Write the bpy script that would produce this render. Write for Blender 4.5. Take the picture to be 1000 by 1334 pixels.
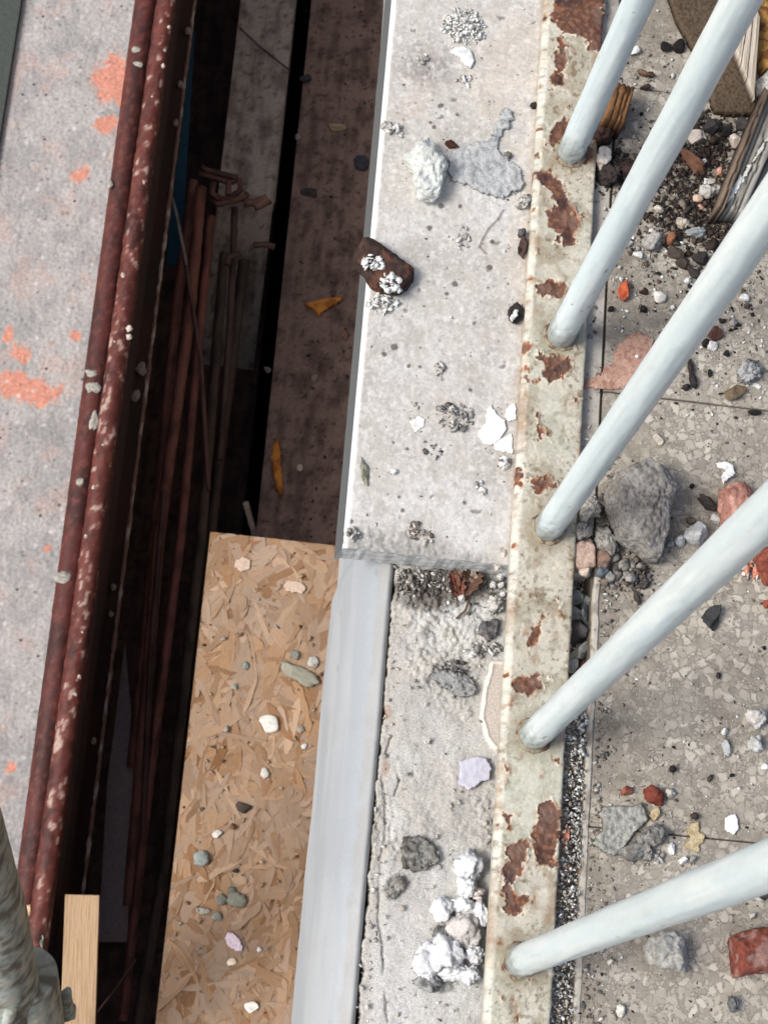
import bpy, bmesh, math, random
import numpy as np
from mathutils import Vector, Matrix

for o in list(bpy.data.objects): bpy.data.objects.remove(o)
scene = bpy.context.scene
C = scene.collection

# ------------------------------------------------------------------ camera
F_PX, H = 2500.0, 1.025           # focal length in photo pixels, camera height above the terrace floor
CX, CY = 500.0, 667.0
def _camera_axes():
    dn = np.array([190 - CX, -(1440 - CY), -F_PX]); Z = -dn / np.linalg.norm(dn)
    Y = np.array([1178 - CX, -(-7400 - CY), -F_PX]); Y = Y - Z * (Y @ Z); Y /= np.linalg.norm(Y)
    return np.array([np.cross(Y, Z), Y, Z])
RC = _camera_axes()
cam_data = bpy.data.cameras.new('camera')
cam = bpy.data.objects.new('camera', cam_data); C.objects.link(cam)
cam.matrix_world = Matrix.Translation((0, 0, H)) @ Matrix([list(r) for r in RC]).to_4x4()
cam_data.sensor_fit = 'VERTICAL'; cam_data.sensor_height = 36.0
cam_data.lens = F_PX / 1334 * 36.0
cam_data.clip_start = 0.02; cam_data.clip_end = 200
cam_data.dof.use_dof = True; cam_data.dof.focus_distance = 1.08; cam_data.dof.aperture_fstop = 60
scene.camera = cam

# ------------------------------------------------------------------ sky, sun, exposure
SUN_EL, SUN_AZ = math.radians(50), math.radians(-106)      # azimuth from +Y towards +X
world = bpy.data.worlds.new('World'); scene.world = world; world.use_nodes = True
wn = world.node_tree.nodes; wl = world.node_tree.links
sky = wn.new('ShaderNodeTexSky'); sky.sky_type = 'NISHITA'; sky.sun_disc = False
sky.sun_elevation = SUN_EL; sky.sun_rotation = SUN_AZ
sky.dust_density = 6.0; sky.air_density = 1.0; sky.ozone_density = 1.0
wl.new(sky.outputs[0], wn['Background'].inputs[0]); wn['Background'].inputs[1].default_value = 0.09
sd = bpy.data.lights.new('sun', 'SUN'); sd.energy = 1.5; sd.angle = math.radians(18); sd.color = (1.0, 0.985, 0.965)
sun = bpy.data.objects.new('sun', sd); C.objects.link(sun)
sdir = Vector((math.sin(SUN_AZ) * math.cos(SUN_EL), math.cos(SUN_AZ) * math.cos(SUN_EL), math.sin(SUN_EL)))
sun.rotation_euler = (-sdir).to_track_quat('-Z', 'Y').to_euler()
vs = scene.view_settings
vs.view_transform = 'Standard'; vs.look = 'None'; vs.gamma = 1.0; vs.use_curve_mapping = False
vs.exposure = 0.66

# ------------------------------------------------------------------ helpers
def at(px, py, z=0.0):
    d = RC @ np.array([px - CX, -(py - CY), -F_PX]); t = (z - H) / d[2]
    return float(d[0] * t), float(d[1] * t)
def P(px, py, z=0.0):
    x, y = at(px, py, z); return np.array([x, y, z])
def mpp(px, py, z=0.0):                                   # metres per photo pixel there
    a = P(px - 5, py, z); b = P(px + 5, py, z); return float(np.linalg.norm(a - b)) / 10
def S(r, g, b, k=1.0):
    def f(c):
        c /= 255.0
        return c / 12.92 if c <= 0.04045 else ((c + 0.055) / 1.055) ** 2.4
    return np.array([f(r) * k, f(g) * k, f(b) * k])

def _hash(ix, iy, iz, seed):
    h = (ix.astype(np.int64) * 374761393 + iy.astype(np.int64) * 668265263 + iz.astype(np.int64) * 2147483647 + seed * 974711) & 0xFFFFFFFF
    h = ((h ^ (h >> 13)) * 1274126177) & 0xFFFFFFFF
    h = ((h ^ (h >> 15)) * 2246822519) & 0xFFFFFFFF
    return (h ^ (h >> 16)) & 0xFFFFFFFF
def noise(x, y, z=None, seed=0):
    x = np.asarray(x, float); y = np.asarray(y, float)
    z = np.zeros_like(x) if z is None else np.asarray(z, float)
    ix, iy, iz = np.floor(x), np.floor(y), np.floor(z)
    fx, fy, fz = x - ix, y - iy, z - iz
    u, v, w = [t * t * t * (t * (t * 6 - 15) + 10) for t in (fx, fy, fz)]
    def g(dx, dy, dz):
        h = _hash(ix + dx, iy + dy, iz + dz, seed)
        a = (h & 1023) / 1024.0 * 2 * np.pi; c = ((h >> 10) & 1023) / 512.0 - 1
        s = np.sqrt(np.maximum(0, 1 - c * c))
        return np.cos(a) * s * (fx - dx) + np.sin(a) * s * (fy - dy) + c * (fz - dz)
    def L(a, b, t): return a + (b - a) * t
    return 1.6 * L(L(L(g(0,0,0), g(1,0,0), u), L(g(0,1,0), g(1,1,0), u), v),
                   L(L(g(0,0,1), g(1,0,1), u), L(g(0,1,1), g(1,1,1), u), v), w)
def fbm(x, y, z=None, octaves=4, seed=0, gain=0.5):
    s, a, f = 0.0, 1.0, 1.0
    for k in range(octaves):
        s = s + a * noise(x * f, y * f, None if z is None else z * f, seed + 17 * k); a *= gain; f *= 2.03
    return s
def worley(x, y, seed=0):                                 # distance to nearest jittered point, and its random value
    ix, iy = np.floor(x), np.floor(y); best = np.full(x.shape, 9.0); val = np.zeros(x.shape)
    for dx in (-1, 0, 1):
        for dy in (-1, 0, 1):
            h = _hash(ix + dx, iy + dy, np.zeros_like(ix), seed)
            jx = ix + dx + (h & 1023) / 1024.0; jy = iy + dy + ((h >> 10) & 1023) / 1024.0
            d = np.hypot(x - jx, y - jy); m = d < best
            best = np.where(m, d, best); val = np.where(m, ((h >> 20) & 1023) / 1023.0, val)
    return best, val
def sstep(a, b, x):
    t = np.clip((x - a) / (b - a), 0, 1); return t * t * (3 - 2 * t)
def mixc(c, d, t):
    t = np.asarray(t)[..., None]; return c * (1 - t) + d * t
def sdf_poly(x, y, poly):                                 # negative inside
    d = np.full(x.shape, 1e9); s = np.ones(x.shape); n = len(poly); j = n - 1
    for i in range(n):
        ex, ey = poly[j][0] - poly[i][0], poly[j][1] - poly[i][1]
        wx, wy = x - poly[i][0], y - poly[i][1]
        t = np.clip((wx * ex + wy * ey) / (ex * ex + ey * ey + 1e-18), 0, 1)
        d = np.minimum(d, (wx - ex * t) ** 2 + (wy - ey * t) ** 2)
        c1, c2, c3 = y >= poly[i][1], y < poly[j][1], ex * wy > ey * wx
        s = np.where((c1 & c2 & c3) | (~c1 & ~c2 & ~c3), -s, s); j = i
    return s * np.sqrt(d)
def wpoly(pp, z=0.0): return [at(a, b, z) for a, b in pp]
def wblob(x, y, px, py, w, h, z=0.0, rot=0.0):            # pixel ellipse as a field: 1 at centre, 0 at rim
    cx, cy = at(px, py, z); m = mpp(px, py, z); c, s = math.cos(math.radians(rot)), math.sin(math.radians(rot))
    dx, dy = x - cx, y - cy
    return 1 - np.sqrt(((dx * c + dy * s) / (w * m / 2)) ** 2 + ((-dx * s + dy * c) / (h * m / 2)) ** 2)

# ---- meshes
def mesh_obj(name, V, Fc, mat, parent=None, col=None, smooth=True, uv=None):
    me = bpy.data.meshes.new(name); V = np.asarray(V, float)
    if isinstance(Fc, np.ndarray):
        k = Fc.shape[1]; me.vertices.add(len(V)); me.vertices.foreach_set('co', V.ravel())
        me.loops.add(Fc.size); me.loops.foreach_set('vertex_index', Fc.ravel().astype(np.int32))
        me.polygons.add(len(Fc)); me.polygons.foreach_set('loop_start', np.arange(0, Fc.size, k, dtype=np.int32))
        me.update(calc_edges=True)
    else:
        me.from_pydata([tuple(v) for v in V], [], [tuple(f) for f in Fc]); me.update()
    if smooth: me.polygons.foreach_set('use_smooth', np.ones(len(me.polygons), bool))
    if col is not None:
        col = np.broadcast_to(np.asarray(col, float), (len(V), 3))
        at_ = me.color_attributes.new('Col', 'FLOAT_COLOR', 'POINT')
        at_.data.foreach_set('color', np.concatenate([np.clip(col, 0.002, 0.9), np.ones((len(V), 1))], 1).ravel())
    if uv is not None:
        a2 = me.attributes.new('grain', 'FLOAT_VECTOR', 'POINT'); a2.data.foreach_set('vector', np.asarray(uv, float).ravel())
    me.materials.append(mat)
    o = bpy.data.objects.new(name, me); C.objects.link(o)
    if parent is not None: o.parent = parent
    return o
def grid_faces(nu, nv, keep=None):
    i = np.arange(nu * nv).reshape(nv, nu)
    q = np.stack([i[:-1, :-1], i[:-1, 1:], i[1:, 1:], i[1:, :-1]], -1).reshape(-1, 4)
    return q if keep is None else q[keep.reshape(-1)]
def compact(V, Fc, *arr):
    used = np.unique(Fc); m = np.zeros(len(V), int); m[used] = np.arange(len(used))
    return (V[used], m[Fc]) + tuple(a[used] for a in arr)
def tag(o, label=None, cat=None, group=None, kind=None):
    for k, v in (('label', label), ('category', cat), ('group', group), ('kind', kind)):
        if v: o[k] = v
    return o
def empty(name, loc=(0, 0, 0)):
    o = bpy.data.objects.new(name, None); C.objects.link(o); o.location = loc; o.empty_display_size = 0.02; return o
def part(o, root):                                        # parent, keeping world-space vertex coordinates
    o.parent = root; o.matrix_parent_inverse = Matrix.Translation(root.location).inverted(); return o
def box(name, x0, x1, y0, y1, z0, z1, mat, bevel=0.0, rotz=0.0, col=None, tilt=0.0):
    bm = bmesh.new(); bmesh.ops.create_cube(bm, size=1)
    for v in bm.verts: v.co = Vector((v.co.x * (x1 - x0), v.co.y * (y1 - y0), v.co.z * (z1 - z0)))
    if bevel: bmesh.ops.bevel(bm, geom=list(bm.edges), offset=bevel, segments=2, affect='EDGES', profile=0.6)
    M = Matrix.Translation(((x0 + x1) / 2, (y0 + y1) / 2, (z0 + z1) / 2)) @ Matrix.Rotation(rotz, 4, 'Z') @ Matrix.Rotation(tilt, 4, 'X')
    bm.transform(M); me = bpy.data.meshes.new(name); bm.to_mesh(me); bm.free(); me.materials.append(mat)
    if col is not None:
        a = me.color_attributes.new('Col', 'FLOAT_COLOR', 'POINT')
        a.data.foreach_set('color', np.tile(list(col) + [1.0], len(me.vertices)))
    o = bpy.data.objects.new(name, me); C.objects.link(o); return o
def tube_mesh(pts, rad, nseg=20, bump=0.0, bscale=60, seed=0, res=0.004, cap=True):
    """dense tube along a polyline; returns V, F, (theta, s)"""
    pts = [np.array(p, float) for p in pts]; rad = [rad] * len(pts) if np.isscalar(rad) else list(rad)
    cs, rs = [pts[0]], [rad[0]]
    for a, b, r0, r1 in zip(pts[:-1], pts[1:], rad[:-1], rad[1:]):
        n = max(1, int(np.linalg.norm(b - a) / res))
        for k in range(1, n + 1): cs.append(a + (b - a) * k / n); rs.append(r0 + (r1 - r0) * k / n)
    cs = np.array(cs); rs = np.array(rs); T = np.gradient(cs, axis=0); T /= np.linalg.norm(T, axis=1)[:, None]
    ref = np.array([0, 0, 1.0]) if abs(T[0][2]) < 0.8 else np.array([0, 1.0, 0])
    A = np.cross(T, ref); A /= np.linalg.norm(A, axis=1)[:, None]; B = np.cross(T, A)
    th = np.linspace(0, 2 * np.pi, nseg, endpoint=False)
    N = A[:, None, :] * np.cos(th)[None, :, None] + B[:, None, :] * np.sin(th)[None, :, None]
    V = cs[:, None, :] + N * rs[:, None, None]
    if bump:
        n = fbm(V[..., 0] * bscale, V[..., 1] * bscale, V[..., 2] * bscale, 3, seed)
        V = V + N * (n * bump)[..., None]
    nr = len(cs); idx = np.arange(nr * nseg).reshape(nr, nseg); nx = np.roll(idx, -1, 1)
    Fq = np.stack([idx[:-1], nx[:-1], nx[1:], idx[1:]], -1).reshape(-1, 4)
    Vf = V.reshape(-1, 3); Nf = N.reshape(-1, 3)
    if cap:
        Vf = np.concatenate([Vf, cs[:1], cs[-1:]]); Nf = np.concatenate([Nf, -T[:1], T[-1:]]); k = nr * nseg
        c0 = np.stack([np.full(nseg, k), nx[0], idx[0], np.full(nseg, k)], -1); c1 = np.stack([np.full(nseg, k + 1), idx[-1], nx[-1], np.full(nseg, k + 1)], -1)
        tri = [tuple(t[:3]) for t in np.concatenate([c0, c1])]
        Fl = [tuple(q) for q in Fq] + tri
        return Vf, Fl, Nf
    return Vf, Fq, Nf

# ------------------------------------------------------------------ materials
def new_mat(name):
    m = bpy.data.materials.new(name); m.use_nodes = True
    return m, m.node_tree.nodes, m.node_tree.links, m.node_tree.nodes['Principled BSDF']
def n_noise(N, L, scale, detail=4, rough=0.55, vec=None):
    t = N.new('ShaderNodeTexNoise'); t.inputs['Scale'].default_value = scale; t.inputs['Detail'].default_value = detail
    t.inputs['Roughness'].default_value = rough
    if vec is not None: L.new(vec, t.inputs['Vector'])
    return t
def vcol_mat(name, rough=0.85, scale=900, var=0.25, bump=0.3, bdist=0.0006, spec=0.3, bscale=None, grain=False):
    m, N, L, b = new_mat(name)
    a = N.new('ShaderNodeAttribute'); a.attribute_name = 'Col'
    if grain:
        g = N.new('ShaderNodeAttribute'); g.attribute_name = 'grain'; vec = g.outputs['Vector']
    else:
        tc = N.new('ShaderNodeTexCoord'); vec = tc.outputs['Object']
    t = n_noise(N, L, scale, 5, 0.65, vec)
    mr = N.new('ShaderNodeMapRange'); mr.inputs[1].default_value = 0.3; mr.inputs[2].default_value = 0.7
    mr.inputs[3].default_value = 1 - var; mr.inputs[4].default_value = 1 + var; L.new(t.outputs[0], mr.inputs[0])
    mx = N.new('ShaderNodeMix'); mx.data_type = 'RGBA'; mx.blend_type = 'MULTIPLY'; mx.inputs[0].default_value = 1
    L.new(a.outputs['Color'], mx.inputs[6]); L.new(mr.outputs[0], mx.inputs[7]); L.new(mx.outputs[2], b.inputs['Base Color'])
    b.inputs['Roughness'].default_value = rough; b.inputs['Specular IOR Level'].default_value = spec
    if bump:
        t2 = n_noise(N, L, bscale or scale * 0.8, 4, 0.6, vec)
        bp = N.new('ShaderNodeBump'); bp.inputs['Strength'].default_value = bump; bp.inputs['Distance'].default_value = bdist
        L.new(t2.outputs[0], bp.inputs['Height']); L.new(bp.outputs[0], b.inputs['Normal'])
    return m
M_STONE = vcol_mat('dusty stone', 0.8, 700, 0.10, 0.25, 0.0005)
M_RUBBLE = vcol_mat('rubble', 0.92, 1100, 0.28, 0.5, 0.001)
M_FLAKE = vcol_mat('paint flake', 0.7, 500, 0.06, 0.15, 0.0004)
M_STEEL = vcol_mat('painted steel', 0.55, 800, 0.14, 0.25, 0.0004, 0.4)
M_BAL = vcol_mat('gloss paint', 0.28, 220, 0.03, 0.12, 0.0006, 0.5, 260)
M_PIPE = vcol_mat('oxide paint', 0.6, 260, 0.3, 0.35, 0.001, 0.35)
M_WOOD = vcol_mat('split wood', 0.8, 22, 0.3, 0.35, 0.0008, 0.25, 30, grain=True)
M_LOW = vcol_mat('lower deck', 0.85, 160, 0.22, 0.4, 0.0015)
M_DARK = vcol_mat('dark void', 0.95, 100, 0.3, 0.2, 0.001, 0.1)
M_PLASTER = vcol_mat('smooth render', 0.6, 500, 0.05, 0.12, 0.0004, 0.35)

def terrazzo_mat():
    m, N, L, b = new_mat('terrazzo')
    tc = N.new('ShaderNodeTexCoord')
    w = n_noise(N, L, 170, 3, 0.6, tc.outputs['Object'])
    wa = N.new('ShaderNodeVectorMath'); wa.operation = 'SCALE'; wa.inputs['Scale'].default_value = 0.0060
    sb = N.new('ShaderNodeVectorMath'); sb.operation = 'SUBTRACT'; sb.inputs[1].default_value = (0.5, 0.5, 0.5)
    L.new(w.outputs['Color'], sb.inputs[0]); L.new(sb.outputs[0], wa.inputs[0])
    ad = N.new('ShaderNodeVectorMath'); L.new(tc.outputs['Object'], ad.inputs[0]); L.new(wa.outputs[0], ad.inputs[1])
    fl = N.new('ShaderNodeVectorMath'); fl.operation = 'MULTIPLY'; fl.inputs[1].default_value = (1, 1, 0)
    L.new(ad.outputs[0], fl.inputs[0])
    def layer(scale):
        ve = N.new('ShaderNodeTexVoronoi'); ve.voronoi_dimensions = '2D'; ve.feature = 'DISTANCE_TO_EDGE'; ve.inputs['Scale'].default_value = scale
        vc = N.new('ShaderNodeTexVoronoi'); vc.voronoi_dimensions = '2D'; vc.inputs['Scale'].default_value = scale
        for v in (ve, vc): L.new(fl.outputs[0], v.inputs['Vector'])
        return ve, vc
    def chips(scale, lo, hi):
        ve, vc = layer(scale); sp = N.new('ShaderNodeSeparateColor'); L.new(vc.outputs['Color'], sp.inputs[0])
        th = N.new('ShaderNodeMapRange'); L.new(sp.outputs[1], th.inputs[0]); th.inputs[3].default_value = lo; th.inputs[4].default_value = hi
        df = N.new('ShaderNodeMath'); df.operation = 'SUBTRACT'; L.new(ve.outputs['Distance'], df.inputs[0]); L.new(th.outputs[0], df.inputs[1])
        mk = N.new('ShaderNodeMapRange'); mk.inputs[1].default_value = -0.02; mk.inputs[2].default_value = 0.05; L.new(df.outputs[0], mk.inputs[0])
        cr = N.new('ShaderNodeValToRGB'); L.new(sp.outputs[0], cr.inputs[0])
        e = cr.color_ramp.elements; e[0].color = (*S(136, 131, 122), 1); e[1].color = (*S(204, 199, 187), 1); e[0].position = 0.03
        for p, c in ((0.25, S(158, 153, 142)), (0.5, S(174, 168, 155)), (0.75, S(188, 182, 170))):
            k = e.new(p); k.color = (*c, 1)
        return mk, cr, sp
    mk1, cr1, sp1 = chips(195, 0.03, 0.16)
    mk2, cr2, sp2 = chips(400, 0.03, 0.22)
    big = N.new('ShaderNodeMath'); big.operation = 'GREATER_THAN'; L.new(sp1.outputs[2], big.inputs[0]); big.inputs[1].default_value = 0.34
    mkb = N.new('ShaderNodeMath'); mkb.operation = 'MULTIPLY'; L.new(mk1.outputs[0], mkb.inputs[0]); L.new(big.outputs[0], mkb.inputs[1])
    cm = N.new('ShaderNodeMix'); cm.data_type = 'RGBA'; L.new(mkb.outputs[0], cm.inputs[0]); L.new(cr2.outputs[0], cm.inputs[6]); L.new(cr1.outputs[0], cm.inputs[7])
    mkm = N.new('ShaderNodeMath'); mkm.operation = 'MULTIPLY'; L.new(mk2.outputs[0], mkm.inputs[0]); mkm.inputs[1].default_value = 0.75
    mk = N.new('ShaderNodeMath'); mk.operation = 'MAXIMUM'; L.new(mkb.outputs[0], mk.inputs[0]); L.new(mkm.outputs[0], mk.inputs[1])
    ma = n_noise(N, L, 420, 4, 0.7, tc.outputs['Object'])
    mc = N.new('ShaderNodeValToRGB'); L.new(ma.outputs[0], mc.inputs[0]); q = mc.color_ramp.elements
    q[0].color = (*S(90, 85, 78), 1); q[1].color = (*S(142, 137, 128), 1); q[0].position = 0.3; q[1].position = 0.68
    mx = N.new('ShaderNodeMix'); mx.data_type = 'RGBA'; L.new(mk.outputs[0], mx.inputs[0]); L.new(mc.outputs[0], mx.inputs[6]); L.new(cm.outputs[2], mx.inputs[7])
    # dirt film
    d1 = n_noise(N, L, 16, 6, 0.62, tc.outputs['Object']); d2 = n_noise(N, L, 160, 5, 0.7, tc.outputs['Object'])
    sx = N.new('ShaderNodeSeparateXYZ'); L.new(tc.outputs['Object'], sx.inputs[0])
    ed = N.new('ShaderNodeMapRange'); ed.inputs[1].default_value = 0.225; ed.inputs[2].default_value = 0.275; ed.inputs[3].default_value = 0.13; ed.inputs[4].default_value = 0.0
    L.new(sx.outputs[0], ed.inputs[0])
    s1 = N.new('ShaderNodeMath'); L.new(d1.outputs[0], s1.inputs[0]); L.new(ed.outputs[0], s1.inputs[1])
    s2 = N.new('ShaderNodeMath'); s2.operation = 'MULTIPLY_ADD'; L.new(d2.outputs[0], s2.inputs[0]); s2.inputs[1].default_value = 0.7; L.new(s1.outputs[0], s2.inputs[2])
    dm = N.new('ShaderNodeMapRange'); dm.inputs[1].default_value = 0.82; dm.inputs[2].default_value = 1.06; dm.inputs[4].default_value = 0.72; L.new(s2.outputs[0], dm.inputs[0])
    m2 = N.new('ShaderNodeMix'); m2.data_type = 'RGBA'; L.new(dm.outputs[0], m2.inputs[0]); L.new(mx.outputs[2], m2.inputs[6]); m2.inputs[7].default_value = (*S(92, 83, 72), 1)
    d3 = n_noise(N, L, 45, 7, 0.7, tc.outputs['Object']); dr = N.new('ShaderNodeMapRange'); dr.inputs[1].default_value = 0.32; dr.inputs[2].default_value = 0.68; dr.inputs[3].default_value = 0.10; dr.inputs[4].default_value = 0.52; L.new(d3.outputs[0], dr.inputs[0])
    m3 = N.new('ShaderNodeMix'); m3.data_type = 'RGBA'; L.new(dr.outputs[0], m3.inputs[0]); L.new(m2.outputs[2], m3.inputs[6]); m3.inputs[7].default_value = (*S(168, 162, 150), 1)
    L.new(m3.outputs[2], b.inputs['Base Color']); b.inputs['Roughness'].default_value = 0.7; b.inputs['Specular IOR Level'].default_value = 0.35
    h = N.new('ShaderNodeMath'); h.operation = 'MULTIPLY_ADD'; L.new(d2.outputs[0], h.inputs[0]); h.inputs[1].default_value = 1.2; L.new(mk.outputs[0], h.inputs[2])
    bp = N.new('ShaderNodeBump'); bp.inputs['Strength'].default_value = 0.25; bp.inputs['Distance'].default_value = 0.0008
    L.new(h.outputs[0], bp.inputs['Height']); L.new(bp.outputs[0], b.inputs['Normal'])
    return m
M_TERR = terrazzo_mat()

# ================================================================== SETTING
X_COP0, X_COP1, Y_COP = 0.0742, 0.2160, 0.3048            # coping: left edge, right joint, broken end
X_B0, X_B1, Z_BAR = 0.1700, 0.2060, 0.0075               # bottom rail
Z_BED = -0.030

# ---- terrazzo floor tiles
joints = [-0.8, at(760, 1076)[1], at(850, 517)[1], at(860, 119)[1], 1.5]
root = None
for k in range(4):
    g = 0.00035
    for x0, x1 in ((X_COP1 + 0.0014, 0.62), (0.622, 1.02)):
        o = box('floor_tile', x0, x1, joints[k] + g, joints[k + 1] - g, -0.034, 0.0 - 0.0004 * (k % 2), M_TERR, 0.0012)
        if root is None:
            sub = box('terrace_floor', X_COP1 + 0.0004, 1.02, -0.8, 1.5, -0.06, -0.0030, M_RUBBLE, 0, col=S(96, 88, 80)); tag(sub, 'worn grey terrazzo terrace floor beside the railing', kind='structure'); root = sub
        part(o, root)

def edge_strip():                                          # pale worn cement edging where the coping is missing
    us = np.linspace(0, 1, 12); ys = np.arange(-0.8, Y_COP - 0.001, 0.0011); U, Y = np.meshgrid(us, ys); x0 = X_COP1 + 0.0010
    wv = fbm(Y * 40, U * 0, None, 3, 71); wd = 0.0044 + 0.0008 * wv; X = x0 + U * wd + 0.0003 * wv * (1 - U)
    Z = 0.0007 - 0.0016 * np.clip(1 - U * 3, 0, 1) ** 2 - 0.0012 * sstep(.8, 1, U) + 0.0002 * fbm(X * 400, Y * 400, None, 3, 73)
    Z[:, 0] = -0.012; col = mixc(np.broadcast_to(S(178, 174, 164), U.shape + (3,)), S(140, 134, 124), sstep(-.1, .5, fbm(X * 90, Y * 60, None, 4, 75))); col = mixc(col, S(110, 102, 92), .7 * sstep(.25, .6, fbm(X * 260, Y * 200, None, 3, 77)))
    o = mesh_obj('edge_strip', np.stack([X, Y, Z], -1).reshape(-1, 3), grid_faces(12, len(ys)), M_STONE, None, col.reshape(-1, 3)); part(o, root)
edge_strip()

# ---- coping slab
def coping():
    res = 0.00062
    xs = np.arange(X_COP0 - 0.0, X_COP1 + 1e-6, res); ys = np.concatenate([np.arange(Y_COP, 0.72, res), np.arange(0.72, 1.5, 0.004)])
    X, Y = np.meshgrid(xs, ys)
    big = fbm(X * 14, Y * 14, None, 4, 3); mid = fbm(X * 70, Y * 70, None, 4, 5); fine = fbm(X * 420, Y * 420, None, 3, 9)
    Z = 0.00018 * mid + 0.00010 * fine
    # pits of the stone
    wd, wv = worley(X * 260, Y * 260, 4); wd2, wv2 = worley(X * 110 + .8 * mid, Y * 110, 6); pit = np.maximum(np.where(wv > 0.985, sstep(0.30, 0.12, wd), 0) * 0.7, np.where(wv2 > 0.965, sstep(0.22, 0.10, wd2), 0)); Z -= 0.0005 * pit
    col = np.broadcast_to(S(184, 182, 178), X.shape + (3,)).copy()
    col = mixc(col, S(194, 194, 193), sstep(-0.2, 0.5, big))
    col = mixc(col, S(164, 161, 157), 0.7 * sstep(0.05, 0.55, fbm(X * 22, Y * 22, None, 5, 21)))
    col = mixc(col, S(196, 185, 171), 0.6 * sstep(0.15, 0.8, wblob(X, Y, 655, 90, 190, 300) + 0.35 * mid))
    col = mixc(col, S(196, 186, 172), 0.5 * sstep(0.1, 0.7, wblob(X, Y, 690, 300, 90, 420) + 0.4 * mid))
    col = mixc(col, S(136, 132, 130), 0.8 * sstep(0.1, 0.9, wblob(X, Y, 560, 88, 130, 110, 0, 30) + 0.3 * mid))
    col = mixc(col, S(165, 162, 160), 0.6 * sstep(0.2, 0.9, wblob(X, Y, 690, 75, 60, 50) + 0.4 * mid))
    col = mixc(col, S(188, 172, 160), 0.5 * sstep(0.2, 0.9, wblob(X, Y, 545, 130, 120, 100) + 0.4 * mid))
    col = mixc(col, S(168, 166, 163), 0.55 * sstep(0.0, 0.4, fbm(X * 160, Y * 160, None, 3, 31) - 0.1))
    col = mixc(col, S(212, 209, 205), 0.5 * sstep(0.1, 0.5, fbm(X * 210, Y * 210, None, 3, 37)))
    col = mixc(col, S(154, 151, 147), 0.32 * sstep(0.15, 0.55, fbm(X * 330, Y * 330, None, 4, 41, 0.6)))
    col = mixc(col, S(210, 208, 204), 0.45 * sstep(0.15, 0.5, fbm(X * 400, Y * 400, None, 3, 43, 0.6)))
    col = mixc(col, S(174, 168, 160), 0.45 * sstep(0.05, 0.5, fbm(X * 60, Y * 60, None, 5, 47, 0.62)))
    Z += 0.00022 * fbm(X * 180, Y * 180, None, 4, 45, 0.6)
    col = mixc(col, S(118, 112, 106), 0.8 * pit)
    # dark tar dots and grey rings
    for px, py, d in ((559,297,9),(637,349,10),(592,370,10),(581,383,7),(617,421,6),(635,375,4),(574,269,9),(599,269,7),(560,160,6),(640,315,7),(500,462,8),(513,452,12),(532,477,7),(546,478,6),(612,508,6),(570,533,7),(530,585,6),(519,648,5),(524,665,6),(605,655,7),(537,682,9),(457,679,7),(573,138,9),(663,603,6),(565,166,7),(595,150,6)):
        t = wblob(X, Y, px, py, d, d) + 0.25 * fine
        col = mixc(col, S(86, 78, 74), 0.85 * sstep(0.0, 0.35, t)); Z += 0.0004 * sstep(0, 0.5, t)
    # hair crack with a worm-like trail
    for pts in ([(655,274),(648,286),(636,298),(628,312),(624,322),(632,330)],):
        for a, b_ in zip(pts[:-1], pts[1:]):
            d = sdf_poly(X, Y, [at(*a), at(*b_), at(b_[0] + .3, b_[1] + .3)])
            col = mixc(col, S(120, 112, 106), 0.8 * sstep(0.0011, 0.0003, d)); Z += 0.0003 * sstep(0.0012, 0.0, d)
    # grey crumbled lip at the broken end
    lip = sstep(0.014, 0.0, Y - Y_COP + 0.006 * mid + 0.010 * np.clip((X - 0.12) / 0.03, 0, 1) - 0.003)
    col = mixc(col, S(140, 139, 136), 0.9 * lip * (0.6 + 0.4 * sstep(-.3, .3, fine))); Z -= lip * (0.0012 + 0.0009 * fbm(X * 240, Y * 240, None, 3, 77))
    # grime beside the rail
    col = mixc(col, S(170, 150, 128), 0.5 * sstep(0.006, 0.0, X_B0 - X + 0.003 * mid) * (X < X_B0 + 0.01))
    # strip on the inner side of the rail: greyer
    inn = sstep(X_B1 - 0.004, X_B1 + 0.004, X); col = mixc(col, S(168, 163, 154), 0.8 * inn); col = mixc(col, S(120, 112, 104), 0.55 * inn * sstep(0, .5, mid))
    # pale sawn arris along the outer edge
    w_ar = 0.0032 + 0.0005 * noise(Y * 60, Y * 0, None, 8)
    ar = sstep(w_ar, w_ar - 0.0006, X - X_COP0); col = mixc(col, S(204, 208, 210), 0.95 * ar * (1 - 0.25 * sstep(0.2, .6, fine)))
    Z -= np.where(X - X_COP0 < w_ar, (w_ar - (X - X_COP0)) * 0.55, 0)
    # ragged end edge
    Yr = Y.copy(); Yr[0] += 0.0012 * fbm(X[0] * 90, X[0] * 0, None, 3, 51); Yr[1:] = Y[1:]
    col = col * np.array([1.0, 1.005, 1.0])
    V = np.stack([X, Yr, Z], -1).reshape(-1, 3); Fq = grid_faces(len(xs), len(ys))
    o = mesh_obj('coping_slab', V, Fq, M_STONE, None, col.reshape(-1, 3))
    # end face, lightly broken, and body
    zs = np.linspace(0, 1, 40); XX, TT = np.meshgrid(xs, zs)
    e0 = Yr[0][None, :]; z0 = Z[0][None, :]
    rgh = fbm(XX * 140, TT * 5, None, 4, 61)
    ZZ = z0 * (1 - TT) + (Z_BED + 0.001) * TT
    YY = e0 + 0.0004 * rgh * sstep(0, 0.15, TT) + 0.002 * TT
    ce = mixc(np.broadcast_to(S(212, 216, 216), XX.shape + (3,)), S(186, 190, 190), sstep(-.1, .6, rgh))
    e = mesh_obj('broken_end', np.stack([XX, YY, ZZ], -1).reshape(-1, 3), grid_faces(len(xs), 40)[:, ::-1], M_STONE, o, ce.reshape(-1, 3))
    ys2 = np.linspace(Y_COP, 1.496, 300); zz = np.array([0.0, 0.25, 1.0]); YY, TT = np.meshgrid(ys2, zz)
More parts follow.
